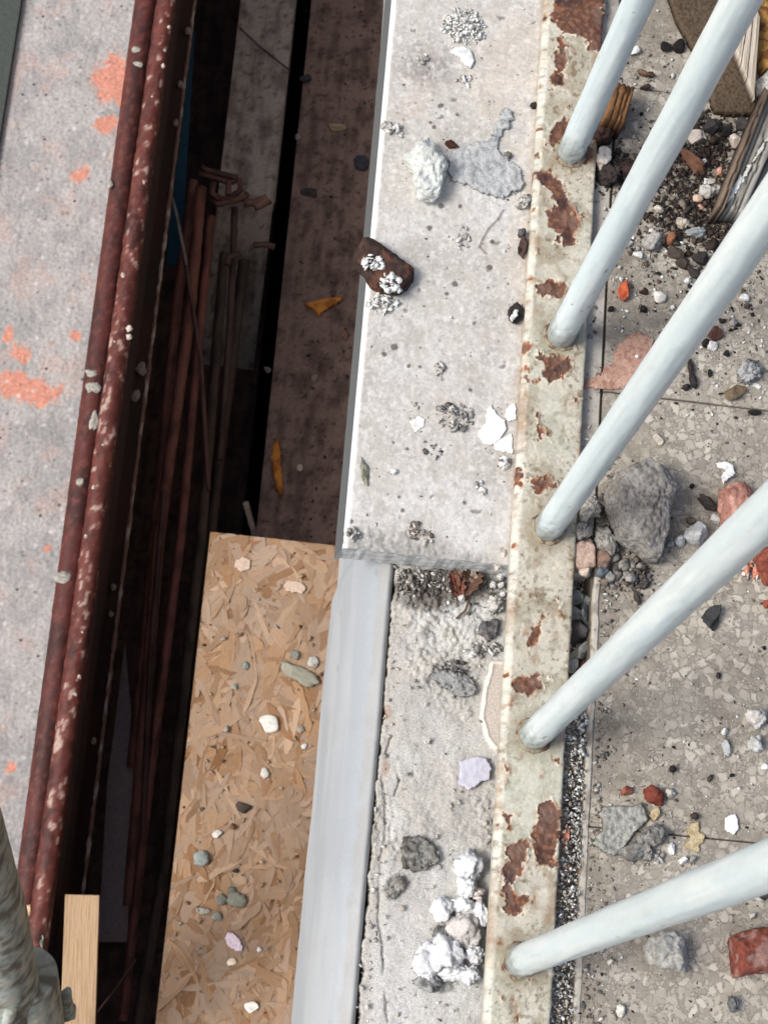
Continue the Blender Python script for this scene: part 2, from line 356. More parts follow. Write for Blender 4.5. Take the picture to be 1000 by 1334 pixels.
    s = np.stack([X_COP0 - 0.0022 * TT, YY + 0.0008, -0.0024 + TT * (Z_BED + 0.0035)], -1).reshape(-1, 3)
    mesh_obj('outer_side', s, grid_faces(300, 3), M_STONE, o, S(92, 98, 102))  # side face coloured darker than the slab to carry its shade
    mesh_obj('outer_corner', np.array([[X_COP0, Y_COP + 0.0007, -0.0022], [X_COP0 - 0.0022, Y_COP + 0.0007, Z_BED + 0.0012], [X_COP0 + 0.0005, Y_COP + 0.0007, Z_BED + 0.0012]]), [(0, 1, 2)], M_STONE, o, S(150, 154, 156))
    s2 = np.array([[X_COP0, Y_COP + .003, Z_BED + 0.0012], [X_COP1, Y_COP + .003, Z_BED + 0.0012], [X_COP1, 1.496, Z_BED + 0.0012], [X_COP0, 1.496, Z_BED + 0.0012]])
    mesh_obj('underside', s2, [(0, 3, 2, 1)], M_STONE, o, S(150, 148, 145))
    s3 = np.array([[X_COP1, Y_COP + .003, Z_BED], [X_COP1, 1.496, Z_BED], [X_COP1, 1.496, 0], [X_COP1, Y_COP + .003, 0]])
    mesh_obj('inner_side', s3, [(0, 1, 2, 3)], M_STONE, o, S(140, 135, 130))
    tag(o, 'pale grey stone coping slab under the rail, broken off at its near end', 'coping')
coping()

# ---- mortar bed where the coping is missing
def bed_edge(Y): # outer edge of the bed (world x for y)
    x0, y0 = at(512, 735, Z_BED); x1, y1 = at(462, 1334, Z_BED)
    return x0 + (x1 - x0) * (Y - y0) / (y1 - y0)
def mortar_bed():
    res = 0.00068
    xs = np.arange(0.088, 0.2185, res); ys = np.concatenate([np.arange(-0.8, 0.02, 0.004), np.arange(0.02, 0.36, res)]); X, Y = np.meshgrid(xs, ys)
    big = fbm(X * 20, Y * 20, None, 4, 103); mid = fbm(X * 90, Y * 90, None, 4, 105); fine = fbm(X * 380, Y * 380, None, 3, 109)
    rough = sstep(-0.15, 0.35, fbm(X * 16, Y * 16, None, 3, 111) + 0.5 * wblob(X, Y, 570, 900, 150, 260, Z_BED))
    smooth_t = sstep(0.0, 0.3, wblob(X, Y, 560, 1060, 130, 260, Z_BED, 30)); rough *= 1 - 0.85 * smooth_t
    Z = 0.0012 * big + (0.0006 + 0.0016 * rough) * mid + (0.00022 + 0.0009 * rough) * fine
    cw = fbm(X * 150, Y * 150, None, 3, 115); Z += rough * 0.0011 * sstep(0.15, 0.5, cw)
    col = np.broadcast_to(S(178, 175, 170), X.shape + (3,)).copy()
    col = mixc(col, S(190, 190, 187), sstep(-0.3, 0.4, big))
    col = mixc(col, S(150, 145, 138), 0.6 * rough * sstep(-0.1, 0.5, mid))
    col = mixc(col, S(198, 194, 185), 0.5 * sstep(0.0, 0.5, fbm(X * 45, Y * 45, None, 4, 121)))
    col = mixc(col, S(192, 191, 190), 0.6 * sstep(0.0, 0.5, wblob(X, Y, 520, 1280, 220, 260, Z_BED)))
    col = mixc(col, S(138, 132, 124), 0.55 * sstep(0.1, 0.55, fine * .7 + .5 * fbm(X * 200, Y * 200, None, 3, 125)) * (0.35 + 0.65 * rough))
    # grey rough patches
    for px, py, w, h, r in ((592,886,62,36,-15),(546,1112,56,50,0),(513,1156,28,40,-30),(523,770,60,50,0),(560,760,90,45,0),(570,1285,45,20,0),(480,1090,20,60,0)):
        t = sstep(0.0, 0.3, wblob(X, Y, px, py, w, h, Z_BED, r) + 0.30 * mid)
        col = mixc(col, mixc(np.broadcast_to(S(128, 128, 126), X.shape + (3,)), S(88, 84, 80), sstep(0, .5, fine)), 0.85 * t); Z += t * (0.0010 + 0.0012 * fine)
    t = sstep(0.0, 0.5, wblob(X, Y, 580, 765, 150, 70, Z_BED, 10) + 0.3 * mid)
    col = mixc(col, S(96, 88, 82), 0.8 * t); Z += t * 0.0012 * fine  # shade under the coping end painted in, with rough dark crumbs
    # smooth tan skin with pale rim beside the rail
    sk = wpoly([(640,862),(631,900),(626,935),(634,962),(645,975),(665,975),(665,862)], Z_BED); d = sdf_poly(X, Y, sk) + 0.0006 * mid
    t = sstep(0.0004, -0.0004, d); rim = sstep(0.0016, 0.0004, np.abs(d + 0.0006))
    Z = Z * (1 - t) + t * (0.0022 + 0.0003 * big); col = mixc(col, S(196, 186, 176), t); col = mixc(col, S(232, 226, 214), 0.9 * rim * (d < 0.001)); Z += 0.0008 * rim * (d < .0006)
    # cracks
    for pts in ([(505,1330),(498,1250),(493,1180),(497,1120),(503,1070),(499,1010),(508,960)], [(520,985),(517,1000),(521,1015),(514,1035)], [(545,970),(538,990),(537,1010)], [(620,795),(600,800)]):
        for a, b_ in zip(pts[:-1], pts[1:]):
            A, B = at(*a, Z_BED), at(*b_, Z_BED)
            dd = sdf_poly(X + 0.0012 * mid, Y + 0.0012 * fine, [A, B, (B[0] + 1e-5, B[1] + 1e-5)])
            c = sstep(0.0009, 0.0002, dd) * sstep(-0.5, 0.1, noise(X * 60, Y * 60, None, 131)); Z -= 0.0016 * c; col = mixc(col, S(100, 94, 88), 0.6 * c)
    # broken outer edge
    E = bed_edge(Y) + 0.0016 + 0.0030 * fbm(Y * 48, Y * 0, None, 4, 141) + 0.0007 * fine
    drop = sstep(E + 0.0008, E - 0.0012, X); lip = sstep(E + 0.011 + 0.004 * mid, E + 0.003, X)
    Z -= 0.0022 * lip * (0.6 + 0.8 * mid) ; col = mixc(col, S(168, 162, 154), 0.5 * lip)
    orange = sstep(0.1, 0.5, wblob(X, Y, 505, 927, 16, 28, Z_BED)) + sstep(0.1, .5, wblob(X, Y, 503, 1000, 14, 30, Z_BED)); col = mixc(col, S(168, 136, 116), 0.6 * np.clip(orange, 0, 1))
    Z -= 0.03 * drop; col = mixc(col, S(96, 90, 84), drop)
    gap = sstep(X_B1 - 0.004, X_B1, X); Z -= 0.004 * gap; col = mixc(col, S(92, 86, 80), 0.7 * gap)
    col = col * np.array([0.98, 1.0, 1.01])
    V = np.stack([X, Y, Z + Z_BED - 0.0015], -1).reshape(-1, 3)
    kp = (X > E - 0.0016)[:-1, :-1]; V, Fq, cc = compact(V, grid_faces(len(xs), len(ys), kp), col.reshape(-1, 3))
    o = mesh_obj('mortar_bed', V, Fq, M_RUBBLE, None, cc); tag(o, 'rough pale mortar bed left bare beyond the broken coping', kind='structure')
mortar_bed()

# ---- rounded rendered slab edge under the coping, and an added unseen wall below it
def slab_edge():
    ys = np.linspace(-0.8, 1.5, 620)
    xe0, y0 = at(510, 735, -0.034); xe1, y1 = at(458, 1334, -0.034)
    prof = [(0.004, -0.075), (0.0025, -0.040), (0.0010, -0.0345), (-0.0005, -0.0330), (-0.0025, -0.0335), (-0.006, -0.037), (-0.0105, -0.047), (-0.0145, -0.062), (-0.0180, -0.080), (-0.0200, -0.100), (-0.0214, -0.120), (-0.0223, -0.140), (-0.0228, -0.160), (-0.0228, -0.178), (-0.0220, -0.184), (-0.020, -0.186), (0.02, -0.186), (0.05, -0.188)]
    pr = np.array(prof)
    def sm(p):
        q = np.empty((len(p) * 2 - 2, 2)); q[0::2] = p[:-1] * .75 + p[1:] * .25; q[1::2] = p[:-1] * .25 + p[1:] * .75; return q
    pr = sm(sm(pr)); V, K = [], []
    xe2 = at(467, 1334, -0.034)[0]; XE = np.where(ys < y0, xe0 + (xe1 - xe0) * (ys - y0) / (y1 - y0), xe0 + (xe2 - xe0) * (ys - y0) / (y1 - y0) + 0.0026 * np.clip((ys - y0 - 0.012) / 0.006, 0, 1))
    Px = pr[None, :, 0] + XE[:, None]; Pz = np.broadcast_to(pr[None, :, 1], Px.shape); Yv = np.broadcast_to(ys[:, None], Px.shape)
    w = 0.0007 * fbm(Yv * 9, Pz * 12, None, 3, 201) + 0.00015 * fbm(Yv * 160, Pz * 160, None, 3, 203)
    V = np.stack([Px + w, Yv, Pz + 0.5 * w], -1)
    t = fbm(Yv * 8, Pz * 30, None, 4, 205); col = mixc(np.broadcast_to(S(164, 173, 182), Px.shape + (3,)), S(176, 184, 191), sstep(-.4, .5, t))
    drip = sstep(0.15, 0.6, fbm(Yv * 60, Pz * 5, None, 4, 207)); col = mixc(col, S(146, 150, 152), 0.10 * drip)
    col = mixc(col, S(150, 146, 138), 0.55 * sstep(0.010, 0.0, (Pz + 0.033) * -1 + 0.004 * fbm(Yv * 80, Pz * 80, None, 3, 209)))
    sp = fbm(Yv * 130, Pz * 130 + Px * 130, None, 2, 211); col = mixc(col, S(120, 124, 132), 0.5 * sstep(0.85, 1.0, sp))
    o = mesh_obj('slab_edge', V.reshape(-1, 3), grid_faces(pr.shape[0], len(ys)), M_PLASTER, None, col.reshape(-1, 3))
    tag(o, 'smooth pale blue rendered slab edge below the coping', kind='structure')
    core = box('slab_core', 0.13, 1.02, -0.8, 1.5, -0.24, -0.0605, M_PLASTER, 0, col=S(150, 150, 150)); part(core, o)
    wall = box('unseen_house_wall', 0.36, 1.02, -1.2, 8.0, -5.2, -0.2405, M_LOW, 0, col=S(120, 112, 104)); tag(wall, 'unseen house wall below the terrace, added to keep light out of the gap', kind='structure')  # wall out of view, added to block light from the gap
slab_edge()

# ================================================================== RAILING
def paint_layer(X, Y, rust_polys, seed, amp=0.0026):
    d = np.full(X.shape, 1.0); wig = amp * (fbm(X * 130, Y * 130, None, 4, seed, 0.62) + 0.45 * fbm(X * 420, Y * 420, None, 2, seed + 5))
    for p in rust_polys: d = np.minimum(d, sdf_poly(X, Y, p))
    return d + wig
def railing():
    root = empty('balcony_railing', (0.188, 0.4, Z_BAR)); tag(root, 'white painted steel railing with round bars on a rusty flat bottom rail', 'railing')
    res = 0.00055
    # cross-section: outer side, rounded arris, top, inner arris, inner side
    r = 0.0030; pf = [(X_B0, 0.0008), (X_B0, 0.002), (X_B0, 0.0035)]
    for a in np.linspace(180, 90, 9)[0:]: pf.append((X_B0 + r + r * math.cos(math.radians(a)), Z_BAR - r + r * math.sin(math.radians(a))))
    for x in np.arange(X_B0 + r + res, X_B1 - 0.0012, res): pf.append((x, Z_BAR))
    for a in np.linspace(90, 0, 4): pf.append((X_B1 - 0.001 + 0.001 * math.cos(math.radians(a)), Z_BAR - 0.001 + 0.001 * math.sin(math.radians(a))))
    pf.append((X_B1, 0.0008)); pf = np.array(pf)
    ys = np.concatenate([np.arange(-0.8, 0.02, 0.004), np.arange(0.02, 0.72, res), np.arange(0.72, 1.5, 0.004)]); PX, Y = np.meshgrid(pf[:, 0], ys)
    (la, lb), (lc, ld) = at(709, 0, Z_BAR), at(629, 1334, Z_BAR); (ra, rb), (rc_, rd) = at(783, 60, Z_BAR), at(715, 1334, Z_BAR)
    XL = la + (lc - la) * (Y - lb) / (ld - lb); XR = ra + (rc_ - ra) * (Y - rb) / (rd - rb)
    PX = XL + (PX - X_B0) * (XR - XL) / (X_B1 - X_B0); PZ = np.broadcast_to(pf[None, :, 1], PX.shape)
    X = PX + (Z_BAR - PZ) * 0.6                                         # so side faces get their own pattern
    z = Z_BAR
    polys = [[(721,-30),(790,-30),(786,62),(770,66),(762,52),(748,47),(738,42),(728,36),(720,20)], [(729,45),(740,60),(736,85),(728,105),(722,96),(725,65)], [(720,92),(734,94),(733,110),(720,111)], [(735,151),(743,164),(733,180),(722,194),(713,188),(720,168)],
             [(697,224),(714,226),(731,236),(736,254),(745,276),(755,290),(752,304),(742,318),(734,320),(729,305),(713,292),(712,276),(722,268),(716,250),(702,238)], [(697,372),(715,366),(738,370),(730,386),(704,390)],
             [(699,456),(712,462),(742,468),(741,480),(728,498),(716,500),(708,486),(703,470)], [(680,438),(690,455),(684,462),(680,452)], [(682,470),(688,476),(686,494),(682,488)], [(669,612),(678,610),(677,634),(670,630)],
             [(668,888),(680,880),(700,882),(703,894),(692,905),(680,904),(668,898)], [(702,804),(712,801),(706,818),(700,838),(690,845),(683,840),(694,825)],
             [(700,1048),(716,1040),(728,1052),(729,1082),(724,1108),(718,1130),(706,1134),(698,1118),(692,1100),(700,1075)], [(658,1102),(678,1095),(690,1098),(688,1118),(676,1132),(670,1150),(675,1166),(686,1168),(684,1182),(672,1190),(656,1184),(655,1160),(653,1135),(664,1118)],
             [(655,1062),(668,1060),(662,1078)], [(640,1048),(644,1050),(642,1064),(638,1062)], [(700,555),(709,562),(700,575)], [(690,625),(715,622),(722,632),(700,642)], [(757,198),(768,190),(770,206),(760,214)], [(714,380),(724,376),(720,392)]]
    polys = [wpoly(p, z) for p in polys]
    d = paint_layer(X, Y, polys, 301)
    spots = fbm(X * 170, Y * 110, None, 3, 305); edge = sstep(0.006, 0.0, X - XL + (Z_BAR - PZ))
    d = np.minimum(d, (0.80 - spots - 0.22 * edge) * 0.004)
    rust = sstep(0.00018, -0.00018, d)
    wr = sstep(-0.1, 0.5, fbm(X * 60, Y * 60, None, 4, 311)); f1 = fbm(X * 300, Y * 300, None, 3, 313); f2 = fbm(X * 45, Y * 45, None, 4, 315)
    paint = np.broadcast_to(S(188, 185, 171), X.shape + (3,)).copy()
    paint = mixc(paint, S(166, 162, 145), sstep(-.2, .5, f2)); paint = mixc(paint, S(146, 136, 116), 0.7 * sstep(0.0, 0.55, fbm(X * 95, Y * 80, None, 4, 317)))
    paint = mixc(paint, S(112, 94, 70), 0.75 * sstep(0.25, 0.6, fbm(X * 210, Y * 190, None, 3, 319)) * sstep(-.3, .3, f2))
    paint = mixc(paint, S(104, 86, 66), 0.75 * sstep(0.30, 0.6, fbm(X * 420, Y * 380, None, 3, 351)) * sstep(-.2, .4, fbm(X * 50, Y * 40, None, 3, 353)))
    top_zone = sstep(-0.1, 0.4, fbm(X * 18, Y * 10, None, 2, 321)); paint = mixc(paint, S(192, 198, 184), 0.4 * top_zone)
    paint = mixc(paint, S(202, 205, 197), 0.7 * sstep(0.0046, 0.003, X - XL + 0.0010 * f2) * sstep(-.55, .1, f1 + .3))  # lit rounded arris painted in as a paler edge band
    paint = mixc(paint, S(148, 110, 76), 0.6 * sstep(0.0030, 0.0, d) * sstep(-.1, .4, fbm(X * 120, Y * 120, None, 3, 331)))    # rust bleed
    paint = mixc(paint, S(142, 112, 84), 0.4 * sstep(0.007, 0.001, np.minimum(X - XL, XR - X) + 0.004 * fbm(Y * 60, X * 60, None, 4, 381)) * sstep(.05, .5, fbm(Y * 22, X * 22, None, 4, 383)))
    rc = mixc(np.broadcast_to(S(92, 64, 52), X.shape + (3,)), S(124, 84, 62), sstep(0.0, 0.5, f1)); rc = mixc(rc, S(66, 44, 40), sstep(0, .5, fbm(X * 80, Y * 80, None, 3, 335)))
    paint = mixc(paint, S(142, 112, 84), 0.4 * sstep(0.007, 0.001, np.minimum(X - XL, XR - X) + 0.004 * fbm(Y * 60, X * 60, None, 4, 381)) * sstep(.05, .5, fbm(Y * 22, X * 22, None, 4, 383)))
    rc = mixc(rc, S(118, 94, 82), 0.7 * sstep(-.1, .5, f2))
    rc = mixc(rc, S(150, 90, 54), 0.7 * sstep(-0.0018, -0.0002, d) * sstep(-.2, .3, fbm(X * 150, Y * 150, None, 3, 391)))
    paint = mixc(paint, S(140, 100, 64), 0.5 * sstep(0.0016, 0.0002, d))
    paint = mixc(paint, S(214, 210, 194), 0.7 * sstep(0.0020, 0.0008, d) * sstep(-.2, .3, fbm(X * 90, Y * 90, None, 3, 361)))
    col = mixc(paint, rc, rust)
    # second thinner coat step: flaked off layer edges
    col = mixc(col, S(96, 80, 64), 0.55 * (1 - rust) * sstep(0.28, 0.55, fbm(X * 260, Y * 260, None, 4, 371, 0.6)) * sstep(-.1, .35, fbm(X * 34, Y * 26, None, 3, 373)))
    d2 = fbm(X * 75, Y * 75, None, 4, 341) - 0.28; step2 = sstep(-0.02, 0.02, d2)
    col = mixc(col, col * 0.90 + 0.02 * S(200, 200, 190), (1 - rust) * step2)
    curl = sstep(0.0016, 0.0002, d) * (1 - rust)
    Zo = (1 - rust) * (0.00042 + 0.00018 * (1 - step2)) + rust * 0.00042 * f1 + 0.00006 * f1 + 0.0012 * curl * sstep(-.2, .4, f2) + 0.00022 * f2
    # normals of the profile
    Zo = Zo * (0.12 + 0.88 * sstep(0.002, 0.0045, PX - XL)) 
    tx = np.gradient(pf[:, 0]); tz = np.gradient(pf[:, 1]); l = np.hypot(tx, tz) + 1e-12; nx, nz = -tz / l, tx / l
    V = np.stack([PX + nx[None, :] * Zo, Y, PZ + nz[None, :] * Zo], -1)
    # grime round each bar foot
    for bx, by in BARS:
        dd = np.hypot(X - bx, Y - by); g = sstep(0.020, 0.009, dd + 0.004 * f2) * 0.55; col = mixc(col, S(128, 118, 98), g * (1 - rust))
    o = mesh_obj('bottom_rail', V.reshape(-1, 3), grid_faces(len(pf), len(ys)), M_STEEL, None, col.reshape(-1, 3)); part(o, root)
    RB = 0.0081; bals = []
    for k, (bx, by) in enumerate(BARS):
        n = 44; zs = np.concatenate([np.linspace(Z_BAR, Z_BAR + 0.03, 40)[:-1], np.linspace(Z_BAR + 0.03, 0.56, 330), np.linspace(0.565, 0.93, 20)])
        th = np.linspace(0, 2 * np.pi, n, endpoint=False); TH, ZZ = np.meshgrid(th, zs); cs, sn = np.cos(TH), np.sin(TH); hh = ZZ - Z_BAR
        sx, sy = LEAN[k]; cxx = bx + sx * hh; cyy = by + sy * hh
        R_ = RB + 0.00022 * fbm(cs * 1.4 + k * 9, sn * 1.4, ZZ * 14, 3, 401) + 0.00016 * fbm(cs * 3.2 + k * 9, sn * 3.2, ZZ * 30, 3, 405)
        R_ = R_ + 0.0016 * np.exp(-hh / 0.0016) * (0.8 + 0.5 * fbm(cs * 1.5 + k * 5, sn * 1.5, ZZ * 60, 2, 409))
        low = sstep(0.06, 0.0, hh); R_ = R_ + low * 0.0007 * fbm(cs * 2.5 + k * 3, sn * 2.5, ZZ * 150, 3, 411)
        c1 = fbm(cs * 0.7 + k * 7, sn * 0.7, ZZ * 9, 4, 421); c2 = fbm(cs * 2 + k * 7, sn * 2, ZZ * 26, 4, 423)
        col = mixc(np.broadcast_to(S(208, 226, 232), TH.shape + (3,)), S(220, 234, 238), sstep(-.3, .4, c1)); col = mixc(col, S(190, 212, 222), 0.4 * sstep(0.12, 0.6, c2 + 0.2 * c1))
        col = mixc(col, S(126, 132, 128), 0.8 * sstep(0.036, 0.004, hh + 0.014 * c2)); col = mixc(col, S(112, 90, 70), 0.7 * sstep(0.0045, 0.0, hh + 0.003 * c2))
        sp = fbm(cs * 1.5 + k * 4, sn * 1.5, ZZ * 40, 4, 431); col = mixc(col, S(176, 186, 186), 0.25 * sstep(0.5, 0.9, sp))
        br = fbm(cs * 7 + k * 11, sn * 7, ZZ * 5, 3, 441); R_ = R_ + 0.00010 * br; col = mixc(col, S(196, 206, 206), 0.35 * sstep(.15, .6, br))
        chip = sstep(1.0, 1.04, fbm(cs * 2.2 + k * 6, sn * 2.2, ZZ * 55, 3, 443) + 0.25 * sstep(.12, 0, hh)); col = mixc(col, S(120, 96, 80), 0.8 * chip); R_ = R_ - 0.0002 * chip
        V = np.stack([cxx + R_ * cs, cyy + R_ * sn, ZZ], -1)
        i = np.arange(V.shape[0] * n).reshape(-1, n); nx2 = np.roll(i, -1, 1); Fq = np.stack([i[:-1], nx2[:-1], nx2[1:], i[1:]], -1).reshape(-1, 4)
        b = mesh_obj('baluster', V.reshape(-1, 3), Fq, M_BAL, None, col.reshape(-1, 3)); part(b, root); bals.append(b)
    # weld beads at the feet
    for k, (bx, by) in enumerate(BARS):
        a = np.linspace(0, 2 * np.pi, 60, endpoint=False)
        pts = [(bx + 0.0088 * math.cos(t), by + 0.0088 * math.sin(t), Z_BAR + 0.0006) for t in a] + [(bx + 0.0088, by, Z_BAR + 0.0006)]
        V, Fq, _ = tube_mesh(pts, 0.0014, 8, 0.0009, 260, 500 + k, 0.002, cap=False)
        w = mesh_obj('weld_bead', V, Fq, M_STEEL, None, mixc(np.broadcast_to(S(142, 134, 112), (len(V), 3)), S(92, 66, 48), sstep(-.1, .5, fbm(V[:, 0] * 200, V[:, 1] * 200, None, 3, 510)))); w.parent = bals[k]
    tr = box('top_rail', 0.166, 0.204, -0.8, 1.5, 0.93, 0.94, M_BAL, 0.002, col=S(210, 220, 218)); part(tr, root)
BARS = [at(px, py, Z_BAR) for px, py in ((745, 200), (732, 438), (715, 688), (693, 958), (671, 1252))]
_m = float(np.mean([b[0] for b in BARS])); BARS = [(0.5 * b[0] + 0.5 * _m, b[1]) for b in BARS]
_dy = (BARS[0][1] - BARS[-1][1]) / 4
BARS = BARS + [(BARS[0][0], BARS[0][1] + _dy * k) for k in (1, 2, 3)] + [(BARS[4][0], BARS[4][1] - _dy * k) for k in (1, 2, 3)]
LEAN = [(0, 0)] * len(BARS)
railing()

# ================================================================== DEBRIS BUILDERS
_ico = {}
REG = []
def ico(n):
    if n not in _ico:
        bm = bmesh.new(); bmesh.ops.create_icosphere(bm, subdivisions=n, radius=1); bm.verts.ensure_lookup_table()
        _ico[n] = (np.array([v.co[:] for v in bm.verts]), np.array([[v.index for v in f.verts] for f in bm.faces])); bm.free()
    return _ico[n]
def rock_shape(seed, n=4, a=(0.22, 0.10, 0.05), facets=0, sharp=0.72, knob=0.0):
    p, Fc = ico(n); rg = np.random.RandomState(seed); q = p.copy(); s = rg.rand(3) * 50
    def nz(f, k): return noise(p[:, 0] * f + s[0], p[:, 1] * f + s[1], p[:, 2] * f + s[2], seed + k)
    r = 1 + a[0] * 1.6 * nz(1.1, 0) + a[1] * 1.6 * nz(2.6, 1) + a[2] * 1.6 * nz(6.5, 2) + a[2] * 0.8 * nz(13, 3)
    if knob: r = r + knob * (np.abs(nz(3.2, 5)) - 0.25) * 2 + knob * 0.5 * (np.abs(nz(7, 6)) - .25) * 2
    if facets:
        q = p * 1.25
        for k in range(facets):
            nrm = rg.randn(3); nrm /= np.linalg.norm(nrm); dd = rg.uniform(sharp - 0.12, sharp + 0.12)
            t = q @ nrm - dd; q = q - np.where(t > 0, t, 0)[:, None] * nrm
        q = q * (1 + (r - 1) * 0.5)[:, None]
    else: q = p * r[:, None]
    lo, hi = q.min(0), q.max(0); q = (q - (lo + hi) / 2) / ((hi - lo) / 2)
    return q, Fc, r
def lump(name, label, cat, px, py, w, h, ht, c1, c2=None, rot=0, seed=1, z=0.0, a=(0.22, 0.14, 0.09), facets=0, knob=0.0, n=4, mat=None, group=None, c3=None, sink=0.22, speck=0.0, parent=None):
    """an uneven solid lump: w,h are photo pixels across, ht its height in metres"""
    m = mpp(px, py, z); q, Fc, r = rock_shape(seed, n, a, facets, 0.72, knob)
    s = np.array([w * m / 2, h * m / 2, ht / (2 * (1 - sink))]); V = q * s
    t = math.radians(rot); R2 = np.array([[math.cos(t), -math.sin(t), 0], [math.sin(t), math.cos(t), 0], [0, 0, 1]]); V = V @ R2.T
    x, y = at(px, py, z + ht * 0.45); V[:, 2] += s[2] * (1 - 2 * sink); V[:, 2] = np.maximum(V[:, 2], -0.0004)
    c1 = np.asarray(c1); c2 = c1 * 0.62 if c2 is None else np.asarray(c2)
    nn = fbm(V[:, 0] * 260 + seed, V[:, 1] * 260, V[:, 2] * 260, 4, seed + 9)
    col = mixc(np.broadcast_to(c1, (len(V), 3)), c2, sstep(-0.05, 0.55, nn))
    if c3 is not None: col = mixc(col, np.asarray(c3), sstep(0.05, 0.35, fbm(V[:, 0] * 130 + seed, V[:, 1] * 130, V[:, 2] * 130, 3, seed + 19)))
    if speck: col = mixc(col, S(60, 54, 50), sstep(1 - speck, 1 - speck + 0.15, fbm(V[:, 0] * 900, V[:, 1] * 900, V[:, 2] * 900, 2, seed + 29)))
    o = mesh_obj(name, V, Fc, mat or M_RUBBLE, None, col, smooth=not facets or n >= 3); o.location = (x, y, z)
    if parent is None: REG.append((x, y, z, max(w, h) * m / 2, c1))
    if parent is None: tag(o, label, cat, group)
    else: part(o, parent)
    return o
def flake(name, label, cat, poly, th, c1, c2=None, z=0.0, seed=1, res=0.0006, rough=0.25, wig=0.0007, mat=None, tilt=(0, 0), dome=0.0, group=None, c3=None, edge=0.0006, lift=0.0, bscale=300, parent=None):
    """a flat irregular piece whose outline follows poly (photo pixels) with real thickness"""
    W = np.array(wpoly(poly, z + th * 0.7)); lo, hi = W.min(0) - 0.003, W.max(0) + 0.003; ctr = W.mean(0)
    xs = np.arange(lo[0], hi[0], res); ys = np.arange(lo[1], hi[1], res); X, Y = np.meshgrid(xs, ys)
    d = sdf_poly(X, Y, W) + wig * fbm(X * 220, Y * 220, None, 3, seed); keepv = d < 0.0
    f = fbm(X * bscale, Y * bscale, None, 4, seed + 3); g = fbm(X * bscale * .3, Y * bscale * .3, None, 3, seed + 4)
    inner = sstep(0.0, -edge, d)
    top = lift + tilt[0] * (X - ctr[0]) + tilt[1] * (Y - ctr[1]) + th * (0.45 + 0.55 * inner) + th * rough * (0.7 * f + 0.7 * g) * inner + dome * sstep(0, -dome * 2.5 - 1e-6, d)
    c1 = np.asarray(c1); c2 = c1 * 0.75 if c2 is None else np.asarray(c2)
    col = mixc(np.broadcast_to(c1, X.shape + (3,)), c2, sstep(-.1, .5, f + .3 * g))
    if c3 is not None: col = mixc(col, np.asarray(c3), sstep(0.0, 0.4, fbm(X * 110, Y * 110, None, 3, seed + 8)))
    kc = keepv[:-1, :-1] & keepv[1:, :-1] & keepv[:-1, 1:] & keepv[1:, 1:]
    if not kc.any(): return None
    V = np.stack([X, Y, top], -1).reshape(-1, 3); Fq = grid_faces(len(xs), len(ys), kc); V, Fq, cc = compact(V, Fq, col.reshape(-1, 3))
    # skirt and underside, so the piece is a closed solid
    nb = len(V); ed = {}
    E = np.concatenate([Fq[:, [0, 1]], Fq[:, [1, 2]], Fq[:, [2, 3]], Fq[:, [3, 0]]]); key = np.sort(E, 1); kk = key[:, 0] * nb + key[:, 1]
    u, inv, cnt = np.unique(kk, return_inverse=True, return_counts=True); bd = E[cnt[inv] == 1]
    B = V.copy(); und = lift + tilt[0] * (B[:, 0] - ctr[0]) + tilt[1] * (B[:, 1] - ctr[1]); B[:, 2] = np.where(lift > 0, und, -0.0003)
    side = np.stack([bd[:, 1], bd[:, 0], bd[:, 0] + nb, bd[:, 1] + nb], -1)
    Fall = np.concatenate([Fq, side, Fq[:, ::-1] + nb]); V = np.concatenate([V, B]); cc = np.concatenate([cc, cc * 0.9])
    if parent is None: REG.append((ctr[0], ctr[1], z, float(np.ptp(W, axis=0).max()) / 2, c1))
    V[:, :2] -= ctr; o = mesh_obj(name, V, Fall, mat or M_FLAKE, None, cc); o.location = (ctr[0], ctr[1], z)
    if parent is None: tag(o, label, cat, group)
    else: part(o, parent)
    return o
_hull = []
def hulls():
    if not _hull:
        rg = np.random.RandomState(99)
        for k in range(16):
            bm = bmesh.new()
            for q in range(10):
                v = rg.randn(3); v = v / np.linalg.norm(v) * rg.uniform(.75, 1.1); bm.verts.new(v * np.array([1, rg.uniform(.7, 1), .85]))
            r = bmesh.ops.convex_hull(bm, input=bm.verts); bmesh.ops.delete(bm, geom=[v for v in bm.verts if not v.link_faces], context='VERTS'); bm.verts.index_update()
            _hull.append((np.array([v.co[:] for v in bm.verts]), np.array([[v.index for v in f.verts] for f in bm.faces]))); bm.free()
    return _hull
def crumbs_mesh(pts, sizes, seed, cols, n=1, flat=0.7):
    rg = np.random.RandomState(seed); hs = hulls(); Vs, Fs, Cs = [], [], []; nv = 0
    for k, (q, s) in enumerate(zip(pts, sizes)):
        p, Fc = hs[rg.randint(16)]
        v = p * (s * np.array([1, rg.uniform(.5, 1.05), rg.uniform(.45, 1) * flat]))
        a = rg.rand() * 6.28; ca, sa = math.cos(a), math.sin(a); b = (rg.rand() - .5) * 1.4
        v = v @ np.array([[1, 0, b], [0, 1, 0], [-b, 0, 1]]).T @ np.array([[ca, -sa, 0], [sa, ca, 0], [0, 0, 1]]).T
        Vs.append(v + q); Fs.append(Fc + nv); nv += len(p); Cs.append(np.broadcast_to(cols[rg.randint(len(cols))] * rg.uniform(.8, 1.15), (len(p), 3)))
    return np.concatenate(Vs), np.concatenate(Fs), np.concatenate(Cs)
